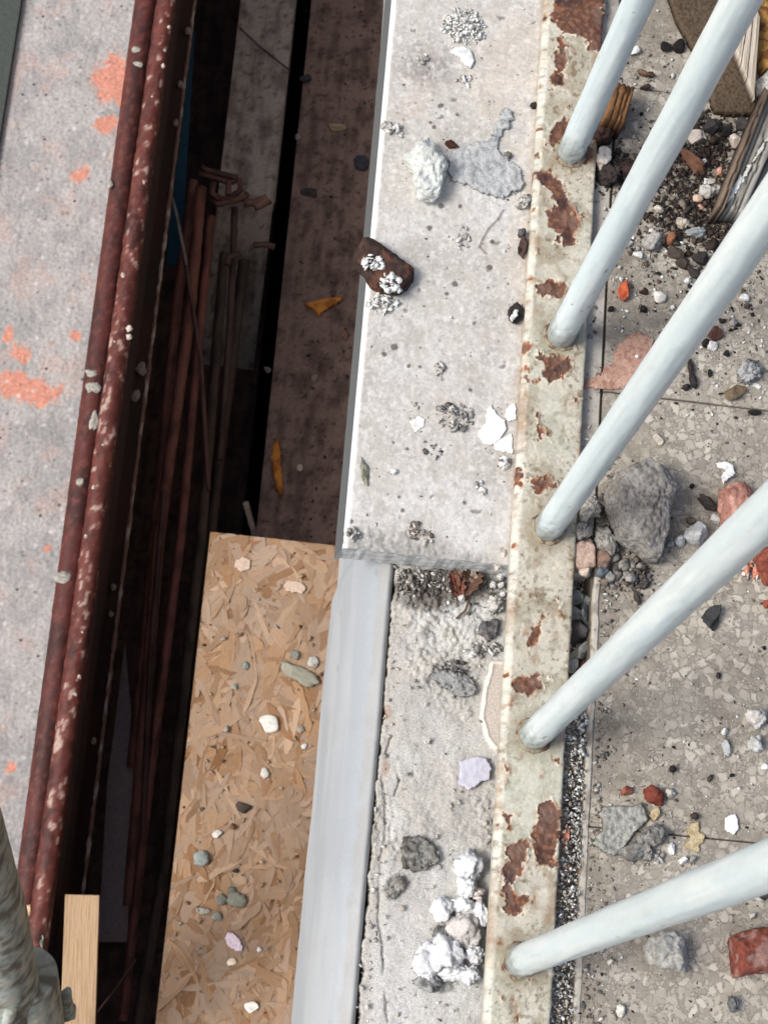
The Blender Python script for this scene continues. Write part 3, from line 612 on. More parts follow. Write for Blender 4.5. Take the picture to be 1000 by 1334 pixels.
def heap(name, label, cat, px, py, w, h, n, size, cols, z=0.0, rot=0, seed=1, ht=0.003, parent=None, n_sub=1, group=None):
    """a little clump of crumbs that cling together"""
    rg = np.random.RandomState(seed); m = mpp(px, py, z); cx, cy = at(px, py, z + ht * .5); t = math.radians(rot); pts, sz = [], []
    for k in range(n):
        r = rg.rand() ** 0.6; a = rg.rand() * 6.283; u, v = r * math.cos(a) * w * m / 2, r * math.sin(a) * h * m / 2
        s = size * (0.35 + 1.45 * rg.rand() ** 2.5); pts.append((u * math.cos(t) - v * math.sin(t), u * math.sin(t) + v * math.cos(t), s * .4 + ht * max(0, 1 - r) * rg.rand())); sz.append(s)
    V, Fc, col = crumbs_mesh(pts, sz, seed, cols, n_sub); o = mesh_obj(name, V, Fc, M_RUBBLE, None, col, smooth=False); o.location = (cx, cy, z)
    if parent is None: tag(o, label, cat, group)
    else: part(o, parent)
    return o
def chunk(name, label, cat, poly, ht, c1, c2=None, z=0.0, seed=1, n=5, p=4.0, rough=0.0012, coarse=0.0025, facets=6, c3=None, parent=None, lift=0.0, top_slope=(0, 0), taper=0.12, speck=0.0, mat=None):
    """a broken solid whose plan outline follows poly (photo pixels at its upper edge): boxy body, chipped faces, crusty 3-D relief"""
    W = np.array(wpoly(poly, z + ht * 0.75)); ctr = W.mean(0); q, Fc = ico(n); th = np.arctan2(q[:, 1], q[:, 0])
    ang = np.linspace(-np.pi, np.pi, 721); R = np.zeros(721)
    for k in range(len(W)):
        a, b = W[k] - ctr, W[(k + 1) % len(W)] - ctr; e = b - a; dx, dy = np.cos(ang), np.sin(ang); den = dx * e[1] - dy * e[0]; den = np.where(np.abs(den) < 1e-12, 1e-12, den)
        t = (a[0] * e[1] - a[1] * e[0]) / den; u = (a[0] * dy - a[1] * dx) / den
        R = np.maximum(R, np.where((t > 0) & (u >= -1e-6) & (u <= 1 + 1e-6), t, 0))
    R = np.where(R <= 0, np.median(R), R); Rt = np.interp(th, ang, R); rxy = np.hypot(q[:, 0], q[:, 1]); el = np.arctan2(q[:, 2], rxy)
    f = (np.abs(np.cos(el)) ** p + np.abs(np.sin(el)) ** p) ** (-1 / p); hx = np.cos(el) * f; hz = np.sin(el) * f
    V = np.stack([np.cos(th) * Rt * hx * (1 - taper * np.clip(hz, 0, 1) * 0.5), np.sin(th) * Rt * hx * (1 - taper * np.clip(hz, 0, 1) * 0.5), hz * ht / 2], -1)
    rg = np.random.RandomState(seed); Rm = float(np.median(R))
    for k in range(facets):
        nr = rg.randn(3) * np.array([1, 1, .8]); nr[2] = abs(nr[2]) + .15; nr /= np.linalg.norm(nr); sup = (V @ nr).max(); t = V @ nr - sup * rg.uniform(.80, .93); V = V - np.where(t > 0, t, 0)[:, None] * nr
    N = V / (np.array([Rm, Rm, ht / 2]) ** 2); N /= np.linalg.norm(N, axis=1)[:, None] + 1e-9; s0 = seed * 3.1
    def f3(sc, o, k, g=.5): return fbm(V[:, 0] * sc + s0, V[:, 1] * sc, V[:, 2] * sc, o, seed + k, g)
    fine = f3(330, 4, 3, .6); crs = f3(90, 3, 5); pit = sstep(.25, .6, f3(420, 2, 7))
    V = V + N * (coarse * crs + rough * fine - rough * 1.3 * pit)[:, None]
    V[:, 2] += ht / 2 + top_slope[0] * V[:, 0] + top_slope[1] * V[:, 1]; V[:, 2] = np.maximum(V[:, 2], -0.0004) + lift
    c1 = np.asarray(c1); c2 = c1 * .7 if c2 is None else np.asarray(c2); col = mixc(np.broadcast_to(c1, (len(V), 3)), c2, sstep(-.2, .5, fine * .6 + crs * .4)); col = mixc(col, c2 * .7, .6 * pit)
    if c3 is not None: col = mixc(col, np.asarray(c3), sstep(.0, .4, f3(110, 3, 11)))
    if speck: col = mixc(col, S(60, 55, 52), speck * sstep(.4, .6, f3(700, 2, 13)))
    o = mesh_obj(name, V, Fc, mat or M_RUBBLE, None, col); o.location = (ctr[0], ctr[1], z)
    if parent is None: REG.append((ctr[0], ctr[1], z, Rm, c1))
    if parent is None: tag(o, label, cat)
    else: part(o, parent)
    return o
WHITE, PALE, GREY, DGREY = S(218, 221, 220), S(192, 191, 186), S(150, 148, 144), S(98, 96, 94)
BLACK, BROWN, BRICK, PINK = S(38, 35, 34), S(88, 58, 44), S(146, 78, 58), S(180, 140, 124)
#DEBRIS
def wood_box(name, corners, z0, z1, cols, parent=None, seed=0, grain_dir=None, bev=0.0012, clean=1.0, splits=(), dirt=0.0):
    """solid wooden piece: footprint corners (photo pixels at z1), rough split grain along grain_dir"""
    W = np.array(wpoly(corners, z1)); ctr = W.mean(0)
    e0 = W[1] - W[0]; e1 = W[3] - W[0]; nu = max(6, int(np.linalg.norm(e0) / .0008)); nv = max(6, int(np.linalg.norm(e1) / .0008))
    u, v = np.meshgrid(np.linspace(0, 1, nu), np.linspace(0, 1, nv))
    Q = (W[0][None, None] * ((1 - u) * (1 - v))[..., None] + W[1][None, None] * (u * (1 - v))[..., None] + W[2][None, None] * (u * v)[..., None] + W[3][None, None] * ((1 - u) * v)[..., None])
    lu, lv = np.linalg.norm(e0), np.linalg.norm(e1); g = (u * lu, v * lv)
    a, b_ = (g if grain_dir == 'u' else g[::-1])                      # a runs along the grain
    f = fbm(a * 18 + seed, b_ * 420, None, 4, seed); bw = b_.max() + 1e-9; split = np.zeros_like(a)
    for k_, fr in enumerate(splits):
        split = np.maximum(split, sstep(0.0007, 0.0002, np.abs(b_ - fr * bw + 0.0009 * fbm(a * 70 + seed + k_ * 5, a * 0, None, 3, seed + k_))) * sstep(-.35, 0, noise(a * 40 + 7 * k_, a * 0, None, seed + 50)))
    z = z1 + 0.0004 * f - 0.0022 * split * clean; ed = np.minimum(np.minimum(u * lu, (1 - u) * lu), np.minimum(v * lv, (1 - v) * lv)); z = z - bev * sstep(0.0012, 0, ed)
    col = mixc(np.broadcast_to(cols[0], u.shape + (3,)), cols[1], sstep(-.2, .5, f)); col = mixc(col, cols[1] * .3, split * clean); an = a / (a.max() + 1e-9); col = mixc(col, cols[1] * .32, dirt * np.clip(sstep(.72, .95, an + .25 * fbm(a * 120, b_ * 120, None, 3, seed + 61)) + .5 * sstep(.2, .6, fbm(a * 90, b_ * 200, None, 3, seed + 63)), 0, 1))
    top = np.concatenate([Q, z[..., None]], -1).reshape(-1, 3); F1 = grid_faces(nu, nv)
    n0 = len(top); bot = top.copy(); bot[:, 2] = z0; i = np.arange(nu * nv).reshape(nv, nu)
    ring = np.concatenate([i[0, :], i[1:, -1], i[-1, -2::-1], i[-2:0:-1, 0]]); nx = np.roll(ring, -1)
    side = np.stack([nx, ring, ring + n0, nx + n0], -1); Fa = np.concatenate([F1, side, F1[:, ::-1] + n0]); Va = np.concatenate([top, bot])
    uvw = np.stack([a * 30, b_ * 500, np.zeros_like(a)], -1).reshape(-1, 3); uvw = np.concatenate([uvw, uvw + 3.0]); cc = np.concatenate([col.reshape(-1, 3), col.reshape(-1, 3) * .8])
    Va[:, :2] -= ctr
    area = np.cross(e0, e1)
    if area < 0: Fa = Fa[:, ::-1]
    o = mesh_obj(name, Va, Fa, M_WOOD, None, cc, uv=uvw); o.location = (ctr[0], ctr[1], 0)
    if parent is not None: part(o, parent)
    return o
# ================================================================== LOWER LEVEL (one scaffold lift down)
ZL = -2.12
def hf(name, x0, x1, y0, y1, z, res, cf, zf=None, mat=None, ys=None):
    xs = np.arange(x0, x1 + 1e-9, res); ys = np.arange(y0, y1 + 1e-9, res) if ys is None else ys; X, Y = np.meshgrid(xs, ys); Zz = np.zeros_like(X) if zf is None else zf(X, Y)
    return mesh_obj(name, np.stack([X, Y, Zz + z], -1).reshape(-1, 3), grid_faces(len(xs), len(ys)), mat or M_LOW, None, cf(X, Y).reshape(-1, 3))
ZS = ZL - 0.03
def slab_col(X, Y):
    a = fbm(X * 9, Y * 9, None, 5, 601); b = fbm(X * 40, Y * 30, None, 4, 603); c = fbm(X * 120, Y * 120, None, 3, 605)
    col = mixc(np.broadcast_to(S(166, 164, 163), X.shape + (3,)), S(152, 151, 151), sstep(-.3, .5, a)); col = mixc(col, S(178, 174, 173), .5 * sstep(.05, .5, b)); col = mixc(col, S(134, 133, 134), .45 * sstep(.15, .6, fbm(X * 22, Y * 16, None, 4, 611)))
    col = mixc(col, S(182, 156, 148), .4 * sstep(.1, .55, fbm(X * 14 + 3, Y * 12, None, 4, 615)))
    org = np.full(X.shape, -1.0)
    for px, py, w, h, r in ((156,108,70,62,0),(140,160,34,26,30),(150,85,30,30,0),(104,228,20,26,-30),(28,460,24,30,0),(98,438,18,14,0),(48,510,60,40,0),(20,500,40,40,0),(12,435,12,22,0),(62,715,14,14,0),(15,1000,14,14,0)):
        org = np.maximum(org, wblob(X, Y, px, py, w, h, ZS, r))
    o = sstep(.0, .2, org + .55 * b + .3 * c); st = S(212, 120, 92)
    col = mixc(col, st * 1.0, .85 * o * sstep(-.9, -.2, c + .25)); col = mixc(col, S(184, 154, 140), .4 * sstep(-.45, .2, org + .6 * b))
    wd, wv = worley(X * 28, Y * 28, 9); hole = np.where(wv > .88, sstep(.085, .05, wd), 0); col = mixc(col, S(50, 46, 44), hole)
    wd, wv = worley(X * 55, Y * 55, 19); col = mixc(col, S(96, 92, 92), .6 * np.where(wv > .85, sstep(.2, .08, wd), 0)); wd, wv = worley(X * 45, Y * 45, 29); col = mixc(col, S(200, 196, 194), .6 * np.where(wv > .88, sstep(.22, .1, wd), 0))
    return col
def slab_z(X, Y): return 0.0012 * fbm(X * 40, Y * 40, None, 4, 603) + 0.0008 * fbm(X * 150, Y * 150, None, 3, 607)
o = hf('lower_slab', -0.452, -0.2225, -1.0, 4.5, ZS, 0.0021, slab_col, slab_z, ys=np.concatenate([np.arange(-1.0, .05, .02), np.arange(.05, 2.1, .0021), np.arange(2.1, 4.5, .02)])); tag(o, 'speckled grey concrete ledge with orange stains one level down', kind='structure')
part(box('slab_body', -0.452, -0.2225, -0.9, 8.0, ZS - 2.6, ZS - .006, M_DARK, 0, col=S(70, 64, 62)), o)  # body lengthened beyond the ledge to keep light out of the gap
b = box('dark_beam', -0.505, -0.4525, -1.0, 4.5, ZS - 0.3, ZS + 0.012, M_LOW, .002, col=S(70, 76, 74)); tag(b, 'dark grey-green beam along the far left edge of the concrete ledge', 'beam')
b = hf('outer_ground', -5.0, -0.506, -3.0, 6.0, ZS - .05, .04, lambda X, Y: mixc(np.broadcast_to(S(190, 172, 146), X.shape + (3,)), S(150, 136, 118), sstep(-.2, .4, fbm(X * 30, Y * 30, None, 3, 5)))); tag(b, 'tan ground beyond the dark beam', kind='structure')

# ---- two oxide red scaffold tubes
def oxide(V, N, seed, crust_highlight):
    a = fbm(V[:, 0] * 30, V[:, 1] * 12, V[:, 2] * 30, 4, seed); b = fbm(V[:, 0] * 110, V[:, 1] * 60, V[:, 2] * 110, 3, seed + 1); c = fbm(V[:, 0] * 60, V[:, 1] * 26, V[:, 2] * 60, 4, seed + 2)
    col = mixc(np.broadcast_to(S(80, 38, 34), (len(V), 3)), S(56, 29, 27), sstep(-.2, .4, a)); col = mixc(col, S(112, 62, 54), .5 * sstep(.1, .5, b))
    up = N[:, 2] * .25
    if crust_highlight: col = mixc(col, S(112, 60, 52), .6 * sstep(.0, .5, c + up - .05)); col = mixc(col, S(180, 160, 150), .75 * sstep(.62, .9, c * .6 + b * .8 + up * .8 + .04))  # pinkish highlight painted on upward sides, then the plaster crust
    else: col = mixc(col, S(60, 34, 34), .6 * sstep(.2, .6, c))
    return col
def red_tube(name, label, a, bb, rad, seed, crust_highlight):
    p0 = P(*a); p1 = P(*bb); d = p1 - p0; p0 = p0 - d * 1.2; p1 = p1 + d * .9
    V, Fq, N = tube_mesh([p0, p1], rad, 28, .0012 if crust_highlight else .0005, 70, seed, .004); o = mesh_obj(name, V, Fq, M_PIPE, None, oxide(V, N, seed, crust_highlight)); tag(o, label, 'scaffold tube'); return o
t1 = red_tube('scaffold_tube', 'dark oxide red scaffold tube beside the speckled concrete ledge', (191, 0, ZL), (45, 1100, ZL), 0.0215, 701, False)
t2 = red_tube('scaffold_tube', 'oxide red scaffold tube crusted with white plaster, right of the darker one', (217, 0, ZL + .03), (82, 985, ZL + .03), 0.0178, 703, True)
for k, (px, py, w, h) in enumerate(((119,486,18,12),(122,505,22,18),(123,548,14,30),(105,628,12,13),(82,752,24,18),(178,65,13,10),(180,84,14,9),(144,240,9,14))):
    lump('mortar_splash', '', '', px, py, w, h, .007, S(166, 164, 156), S(130, 128, 122), z=ZL + .0175, seed=710 + k, n=3, parent=t1)
rg = np.random.RandomState(77)
for k in range(16):
    f = rg.rand(); px, py = 217 + (82 - 217) * f + rg.uniform(-10, 12), 985 * f; s = rg.uniform(4, 10)
    lump('plaster_splash', '', '', px, py, s, s * rg.uniform(.8, 1.8), .007, S(206, 198, 190), S(160, 140, 130), z=ZL + .041, seed=730 + k, n=3, parent=t2)
# steel channel below the crusted tube
def strip(name, pts, mat, col, root=None):           # extruded along y: pts are (x,z) profile points
    ys = np.linspace(-.9, 4.5, 200); pf = np.array(pts); X = np.broadcast_to(pf[None, :, 0], (200, len(pf))); Zp = np.broadcast_to(pf[None, :, 1], X.shape); Yv = np.broadcast_to(ys[:, None], X.shape)
    return mesh_obj(name, np.stack([X, Yv, Zp], -1).reshape(-1, 3), grid_faces(len(pf), 200), mat, None, col(X, Yv, Zp).reshape(-1, 3), smooth=False)
def chan_col(X, Y, Z_):
    c = mixc(np.broadcast_to(S(50, 25, 24), X.shape + (3,)), S(34, 20, 20), sstep(-.3, .4, fbm(X * 30, Y * 8, Z_ * 30, 3, 741))); return c
xc = -0.170
ch = strip('steel_channel', [(xc - .03, ZL - .02), (xc - .004, ZL - .02), (xc, ZL - .024), (xc, ZL - .20), (xc + .022, ZL - .203), (xc + .022, ZL - .212), (xc - .03, ZL - .212)], M_PIPE, chan_col); tag(ch, 'dark oxide red steel channel running under the crusted tube', 'channel')
V, Fq, N = tube_mesh([(xc + .0235, -.9, ZL - .206), (xc + .0235, 4.5, ZL - .206)], .0042, 10, .0016, 60, 751, .006); part(mesh_obj('crusted_edge', V, Fq, M_PIPE, None, mixc(np.broadcast_to(S(116, 88, 78), (len(V), 3)), S(168, 158, 150), sstep(0, .5, fbm(V[:, 0] * 40, V[:, 1] * 25, V[:, 2] * 40, 3, 755)))), ch)
for px, py, s in ((184,480,16),(176,515,14),(245,40,9),(236,110,9),(229,160,8),(148,765,8),(145,800,7),(122,965,8),(170,420,8)):
    lump('plaster_splash', '', '', px, py, s, s * 1.3, .006, S(150, 140, 132), z=ZL - .2, seed=int(px), n=3, parent=ch)
# blue strip
W4 = [P(236, 40, ZL - .35), P(254, 40, ZL - .35), P(236, 345, ZL - .35), P(217, 345, ZL - .35)]
bl = mesh_obj('blue_strip', np.array([w + np.array([0, 0, dz]) for dz in (0, -.006) for w in W4]), [(0, 3, 2, 1), (4, 5, 6, 7), (0, 1, 5, 4), (1, 2, 6, 5), (2, 3, 7, 6), (3, 0, 4, 7)], M_LOW, None, S(30, 66, 88), smooth=False); tag(bl, 'dark blue strip wedged between the red channel and the stirrup bundle', 'strip')

# ---- decks in the pit
def plank(name, label, x0, x1, y0, y1, z, th, c1, c2, seed, cat='plank', shade_dip=None):
    def cf(X, Y):
        f = fbm(X * 60, Y * 9, None, 4, seed); g = fbm(X * 20, Y * 20, None, 4, seed + 1); c = mixc(np.broadcast_to(c1, X.shape + (3,)), c2, sstep(-.3, .5, f * .6 + g * .7)); d = fbm(X * 70, Y * 70, None, 3, seed + 2); return mixc(c, c2 * .45, .7 * sstep(.3, .6, d + .3 * g))
    o = hf(name, x0, x1, y0, y1, z, .005, cf, lambda X, Y: .0015 * fbm(X * 30, Y * 30, None, 3, seed + 5) - (0 if shade_dip is None else np.maximum(0, shade_dip - Y) * 1.1)); part(box('plank_core', x0 + .0005, x1 - .0005, (y0 if shade_dip is None else shade_dip) + .0005, y1 - .0005, z - th, z - .003, M_LOW, 0, col=c2), o); tag(o, label, cat); return o
ZD = ZL - 0.62
x_l = at(302, 100, ZD)[0]; x_m = at(376, 100, ZD)[0]; x_r = at(396, 100, ZD)[0]
plank('deck_plank', 'pale dusty deck plank deep in the gap beyond the stirrup bundle', x_l, x_m, at(340, 420, ZD)[1], 3.6, ZD, .04, S(170, 160, 152), S(130, 119, 112), 801, shade_dip=at(340, 262, ZD)[1])  # near end bent down so the plank fades into the shade
plank('deck_plank', 'dark brown dirty deck plank deep in the gap beside the house', x_r, 0.42, 0.2, 3.6, ZD - .03, .04, S(130, 110, 102), S(98, 82, 76), 805)
plank('shade_plank', 'added plank, coloured dark reddish brown for the shade there, lying low between the bars and the pale plank', x_l - .16, x_m + .01, 0.1, 3.6, ZD - .30, .04, S(88, 68, 62), S(60, 46, 43), 811)  # added plank whose dark colour stands in for shade in the gap
ZP = -4.6
pf_ = hf('pit_floor', -0.9, 0.45, -.9, 8.0, ZP, .05, lambda X, Y: np.broadcast_to(S(26, 21, 20), X.shape + (3,)), None, M_DARK); tag(pf_, 'bottom of the gap under the scaffold, coloured near black for its shade', kind='structure')  # floor coloured near black so the gap reads as deep shade
for (px, py, pts, lb) in ((420, 398, [(393,396),(403,392),(420,388),(444,385),(446,391),(430,402),(414,412),(406,402)], 'curled orange wood chip lying on the dark brown plank'), (362, 605, [(357,572),(363,570),(367,590),(370,640),(366,646),(359,640),(353,610),(352,595)], 'upright orange wood splinter near the corner of the particle board')):
    flake('wood_chip', lb, 'wood chip', pts, .010, S(204, 138, 62), S(160, 96, 40), z=ZD - .03, seed=px, res=.003, wig=.002, bscale=40, edge=.004)
for px, py, w, h, c, lb, sd in ((410,492,9,14,S(150,130,124),'pale brown crumb below the curled wood chip on the plank',821),(390,610,9,10,S(190,180,168),'pale pebble right of the orange splinter',822),(348,482,10,9,S(130,124,122),'grey crumb in the dark left of the brown plank',823),(449,436,10,14,S(150,110,100),'pinkish crumb under the coping edge on the brown plank',824),(440,165,26,10,S(170,154,128),'tan chip on the brown plank near the coping edge',825),(470,212,20,22,S(64,66,76),'dark slate chip on the brown plank near the coping edge',826),(398,102,16,14,S(60,64,70),'slate square chip at the rim of the brown plank',827),(402,250,22,14,S(70,70,66),'dark dirt lump on the brown plank',828),(388,178,8,8,S(170,164,160),'pale pebble at the rim of the brown plank',829)):
    lump('plank_debris', lb, 'debris', px, py, w, h, .012, c, c * .7, z=ZD - .03, seed=sd, n=3, facets=7)
rg = np.random.RandomState(91); pts, sz = [], []
for k in range(420):
    px, py = rg.uniform(392, 500), rg.uniform(-20, 700); x, y = at(px, py, ZD - .03); s = abs(rg.randn()) * .0022 + .001; pts.append((x, y, ZD - .03 + s * .3)); sz.append(s)
V, Fc, cc = crumbs_mesh(pts, sz, 92, [S(96, 84, 80), S(70, 62, 60), S(120, 108, 102), S(54, 50, 50)], 1); tag(mesh_obj('plank_dirt', V, Fc, M_RUBBLE, None, cc, smooth=False), 'dirt crumbs covering the dark brown plank', 'dirt', kind='stuff')

# ---- rusty stirrup bars
def bar(name, label, pts, rad, c, root=None, seed=1, cat='rusty bar'):
    V, Fq, N = tube_mesh([P(*p) for p in pts], rad, 12, rad * .08, 60, seed, .012); o = mesh_obj(name, V, Fq, M_PIPE, None, mixc(np.broadcast_to(c, (len(V), 3)), c * .5, sstep(-.2, .5, fbm(V[:, 0] * 40, V[:, 1] * 20, V[:, 2] * 40, 3, seed))))
    if root is None: tag(o, label, cat)
    else: part(o, root)
    return o
zr = ZL - .32; RC1 = S(120, 74, 62)
bar('rusty_bar', 'leftmost rusty bar of the bundle, reaching to the hooked end', [(252, 236, zr), (229, 410, zr), (172, 1000, zr - .1)], .0098, RC1, seed=901)
bar('rusty_bar', 'thick rusty bar in the middle of the bundle', [(262, 244, zr + .03), (247, 412, zr + .02), (207, 700, zr), (168, 1180, zr - .05)], .0112, RC1, seed=902)
bar('rusty_bar', 'rusty bar right of the thick one, starting lower', [(275, 282, zr), (262, 412, zr), (236, 700, zr), (196, 1010, zr), (160, 1330, zr)], .0082, S(112, 66, 57), seed=903)
bar('rusty_bar', 'faint dark bar along the left edge of the particle board', [(292, 330, zr - .15), (262, 700, zr - .15), (215, 1120, zr - .15), (178, 1340, zr - .15)], .010, S(84, 70, 60), seed=904)
bar('rusty_bar', 'faint dark bar left of the particle board edge', [(318, 340, zr - .25), (280, 640, zr - .25), (228, 1120, zr - .25)], .012, S(70, 58, 52), seed=905)
bar('rusty_bar', 'dark rusty rod lying aslant over the lower ends of the bundle', [(214, 640, zr + .05), (196, 860, zr + .03), (186, 1100, zr)], .006, S(78, 50, 46), seed=906)
bar('rusty_bar', 'thin dark rod crossing the bundle below the stirrups', [(240, 330, zr + .05), (262, 470, zr + .02), (272, 640, zr - .05)], .0045, S(88, 60, 54), seed=907)
bar('rusty_bar', 'dark rod leaning right of the stirrup tangle', [(306, 270, zr - .02), (300, 420, zr - .08), (286, 600, zr - .12)], .007, S(72, 52, 48), seed=908)
st_ = empty('stirrups', P(290, 245, zr)); tag(st_, 'tangle of bent rusty stirrup ends at the head of the bar bundle', 'stirrups')
for k, pts in enumerate(([(258,226),(268,228),(300,238),(312,234),(313,248),(300,258),(280,262),(276,254)], [(262,218),(270,222),(310,232)], [(276,260),(284,266),(318,258),(322,252)], [(318,264),(332,264),(346,258),(350,262),(332,270)], [(278,238),(276,252),(286,258)], [(298,238),(297,254)], [(330,320),(345,318),(358,322)], [(296,345),(298,334),(314,330)])):
    bar('stirrup_end', '', [(a, b_, zr + .04 + .006 * k - (0.1 if k > 5 else 0)) for a, b_ in pts], .0062 if k != 3 else .008, S(86, 58, 50) if k < 6 else S(80, 60, 54), root=st_, seed=910 + k)
bar('thin_wire', 'thin grey wire crossing the rusty bars near their hooked ends', [(219, 238, zr + .1), (230, 280, zr + .1), (243, 345, zr + .05)], .0032, S(120, 116, 112), seed=920, cat='wire')
bar('thin_wire', 'thin rusty wire slanting up from the pine batten', [(127, 1318, ZL - .1), (152, 1286, ZL - .1), (177, 1250, ZL - .15)], .0016, S(110, 84, 74), seed=921, cat='wire')
bar('thin_wire', 'fine cable lying across the pale plank', [(312, 36, ZD + .01), (340, 62, ZD + .01), (378, 92, ZD + .01)], .0022, S(96, 84, 80), seed=922, cat='wire')
bar('grey_stick', 'grey stick poking out beside the corner of the particle board', [(320, 655, zr), (330, 690, zr - .05), (336, 720, zr - .08)], .006, S(120, 108, 106), seed=923, cat='stick')
# dull plank under the bars
zq = ZL - .42
W4 = [P(163, 838, zq), P(176, 980, zq), P(166, 1226, zq), P(128, 1226, zq), P(140, 1020, zq)]
pl = mesh_obj('dull_plank', np.array([w + np.array([0, 0, dz]) for dz in (0, -.02) for w in W4]), [(0, 4, 3, 2, 1), (5, 6, 7, 8, 9), (0, 1, 6, 5), (1, 2, 7, 6), (2, 3, 8, 7), (3, 4, 9, 8), (4, 0, 5, 9)], M_LOW, None, S(140, 124, 122), smooth=False); tag(pl, 'dull grey-brown tapering plank in the dark beyond the pine batten', 'plank')

# ---- pine batten
zb_ = ZL + .02
pb = wood_box('pine_batten', [(78,1360),(124,1360),(130,1166),(85,1165)], zb_ - .02, zb_, [S(188, 162, 132), S(174, 145, 114)], seed=31, grain_dir='v', clean=0.0); tag(pb, 'clean pale pine batten end lying below the red tubes', 'batten')
# ---- oriented strand board
def osb():
    z0 = ZL + .06; x0, y1 = at(270, 692, z0); y0 = -.3; x1 = 0.34; x0 = (x0 + at(207, 1334, z0)[0]) / 2
    root = box('particle_board', x0, x1, y0, y1, z0 - .018, z0 - .0012, M_LOW, .001, col=S(128, 98, 70)); tag(root, 'oriented strand board sheet with grey rubble on it beside the slab edge', 'strand board')
    rg = np.random.RandomState(41); Vs, Fs, Cs, Us = [], [], [], []; base = [S(158, 128, 100), S(168, 139, 113), S(154, 122, 92), S(142, 107, 76), S(162, 132, 105), S(174, 148, 124), S(136, 100, 68), S(158, 131, 108), S(164, 140, 122)]; nv = 0
    for k in range(3000):
        L_, w = rg.uniform(.025, .095), .007 + .018 * rg.rand() ** 1.6; cx, cy = rg.uniform(x0, x1 - .02), rg.uniform(y0, y1); a = rg.normal(1.45, .75); ca, sa = math.cos(a), math.sin(a)
        u = np.linspace(-1, 1, 7); tip0, tip1 = rg.uniform(.2, 1, 2); env = np.minimum(np.clip((1 + u) * 2.2 + tip0 * .5, 0, 1), np.clip((1 - u) * 2.2 + tip1 * .5, 0, 1)); jit = 1 + .25 * (rg.rand(7, 2) - .5)
        hh = z0 - .0011 + .0026 * (k / 3000.0) ** 1.2; tw = rg.normal(0, .09); bend = rg.uniform(-.0012, .0009); bc_ = base[rg.randint(len(base))] * rg.uniform(.78, 1.12); dz_ = float(sstep(.0, .5, fbm(np.array([cx * 16]), np.array([cy * 12]), None, 3, 44))[0]); bc_ = bc_ * (1 - .6 * dz_) + S(152, 136, 122) * .6 * dz_
        for j in range(7):
            for s_, e in ((-1, 0), (1, 1)):
                lx, ly = u[j] * L_ / 2, s_ * w / 2 * env[j] * jit[j, e]; X, Y = cx + lx * ca - ly * sa, cy + lx * sa + ly * ca
                X = min(max(X, x0 + .0002 + .0006 * rg.rand()), x1); Y = min(max(Y, y0), y1 - .0004)
                Vs.append((X, Y, hh + tw * ly + bend * (u[j] ** 2))); Cs.append(bc_); Us.append((lx * 14 + k * 3.7, ly * 340, k))
        for j in range(6): Fs.append((nv + 2 * j, nv + 2 * j + 2, nv + 2 * j + 3, nv + 2 * j + 1))
        nv += 14
    Vs, Cs, Us, Fs = np.array(Vs), np.array(Cs), np.array(Us), np.array(Fs)[:, ::-1]; n1 = 3000 - 280; nf = Fs.shape[0] // 3000
    o = mesh_obj('strands', Vs[:n1 * 14], Fs[:n1 * nf], M_STRAND, None, Cs[:n1 * 14], smooth=False, uv=Us[:n1 * 14]); o['kind'] = 'stuff'; part(o, root)
    for k in range(n1, 3000):
        part(mesh_obj('strand', Vs[k * 14:k * 14 + 14], Fs[:nf] , M_STRAND, None, Cs[k * 14:k * 14 + 14], smooth=False, uv=Us[k * 14:k * 14 + 14]), root)
    global ZOX, ZOY
    ZOX, ZOY = x0, y1
    return z0 + .0022
M_STRAND = vcol_mat('wood strand', .8, 3.0, .26, .5, .0008, .2, 5, grain=True)
_N, _L = M_STRAND.node_tree.nodes, M_STRAND.node_tree.links; _b = _N['Principled BSDF']; _src = _b.inputs['Base Color'].links[0].from_socket
_tc = _N.new('ShaderNodeTexCoord'); _d = n_noise(_N, _L, 14, 8, .68, _tc.outputs['Object']); _mr = _N.new('ShaderNodeMapRange'); _mr.inputs[1].default_value = .38; _mr.inputs[2].default_value = .72; _mr.inputs[3].default_value = .0; _mr.inputs[4].default_value = .55
_L.new(_d.outputs[0], _mr.inputs[0]); _mx = _N.new('ShaderNodeMix'); _mx.data_type = 'RGBA'; _L.new(_mr.outputs[0], _mx.inputs[0]); _L.new(_src, _mx.inputs[6]); _mx.inputs[7].default_value = (*S(158, 138, 116), 1); _L.new(_mx.outputs[2], _b.inputs['Base Color'])
ZO = osb()
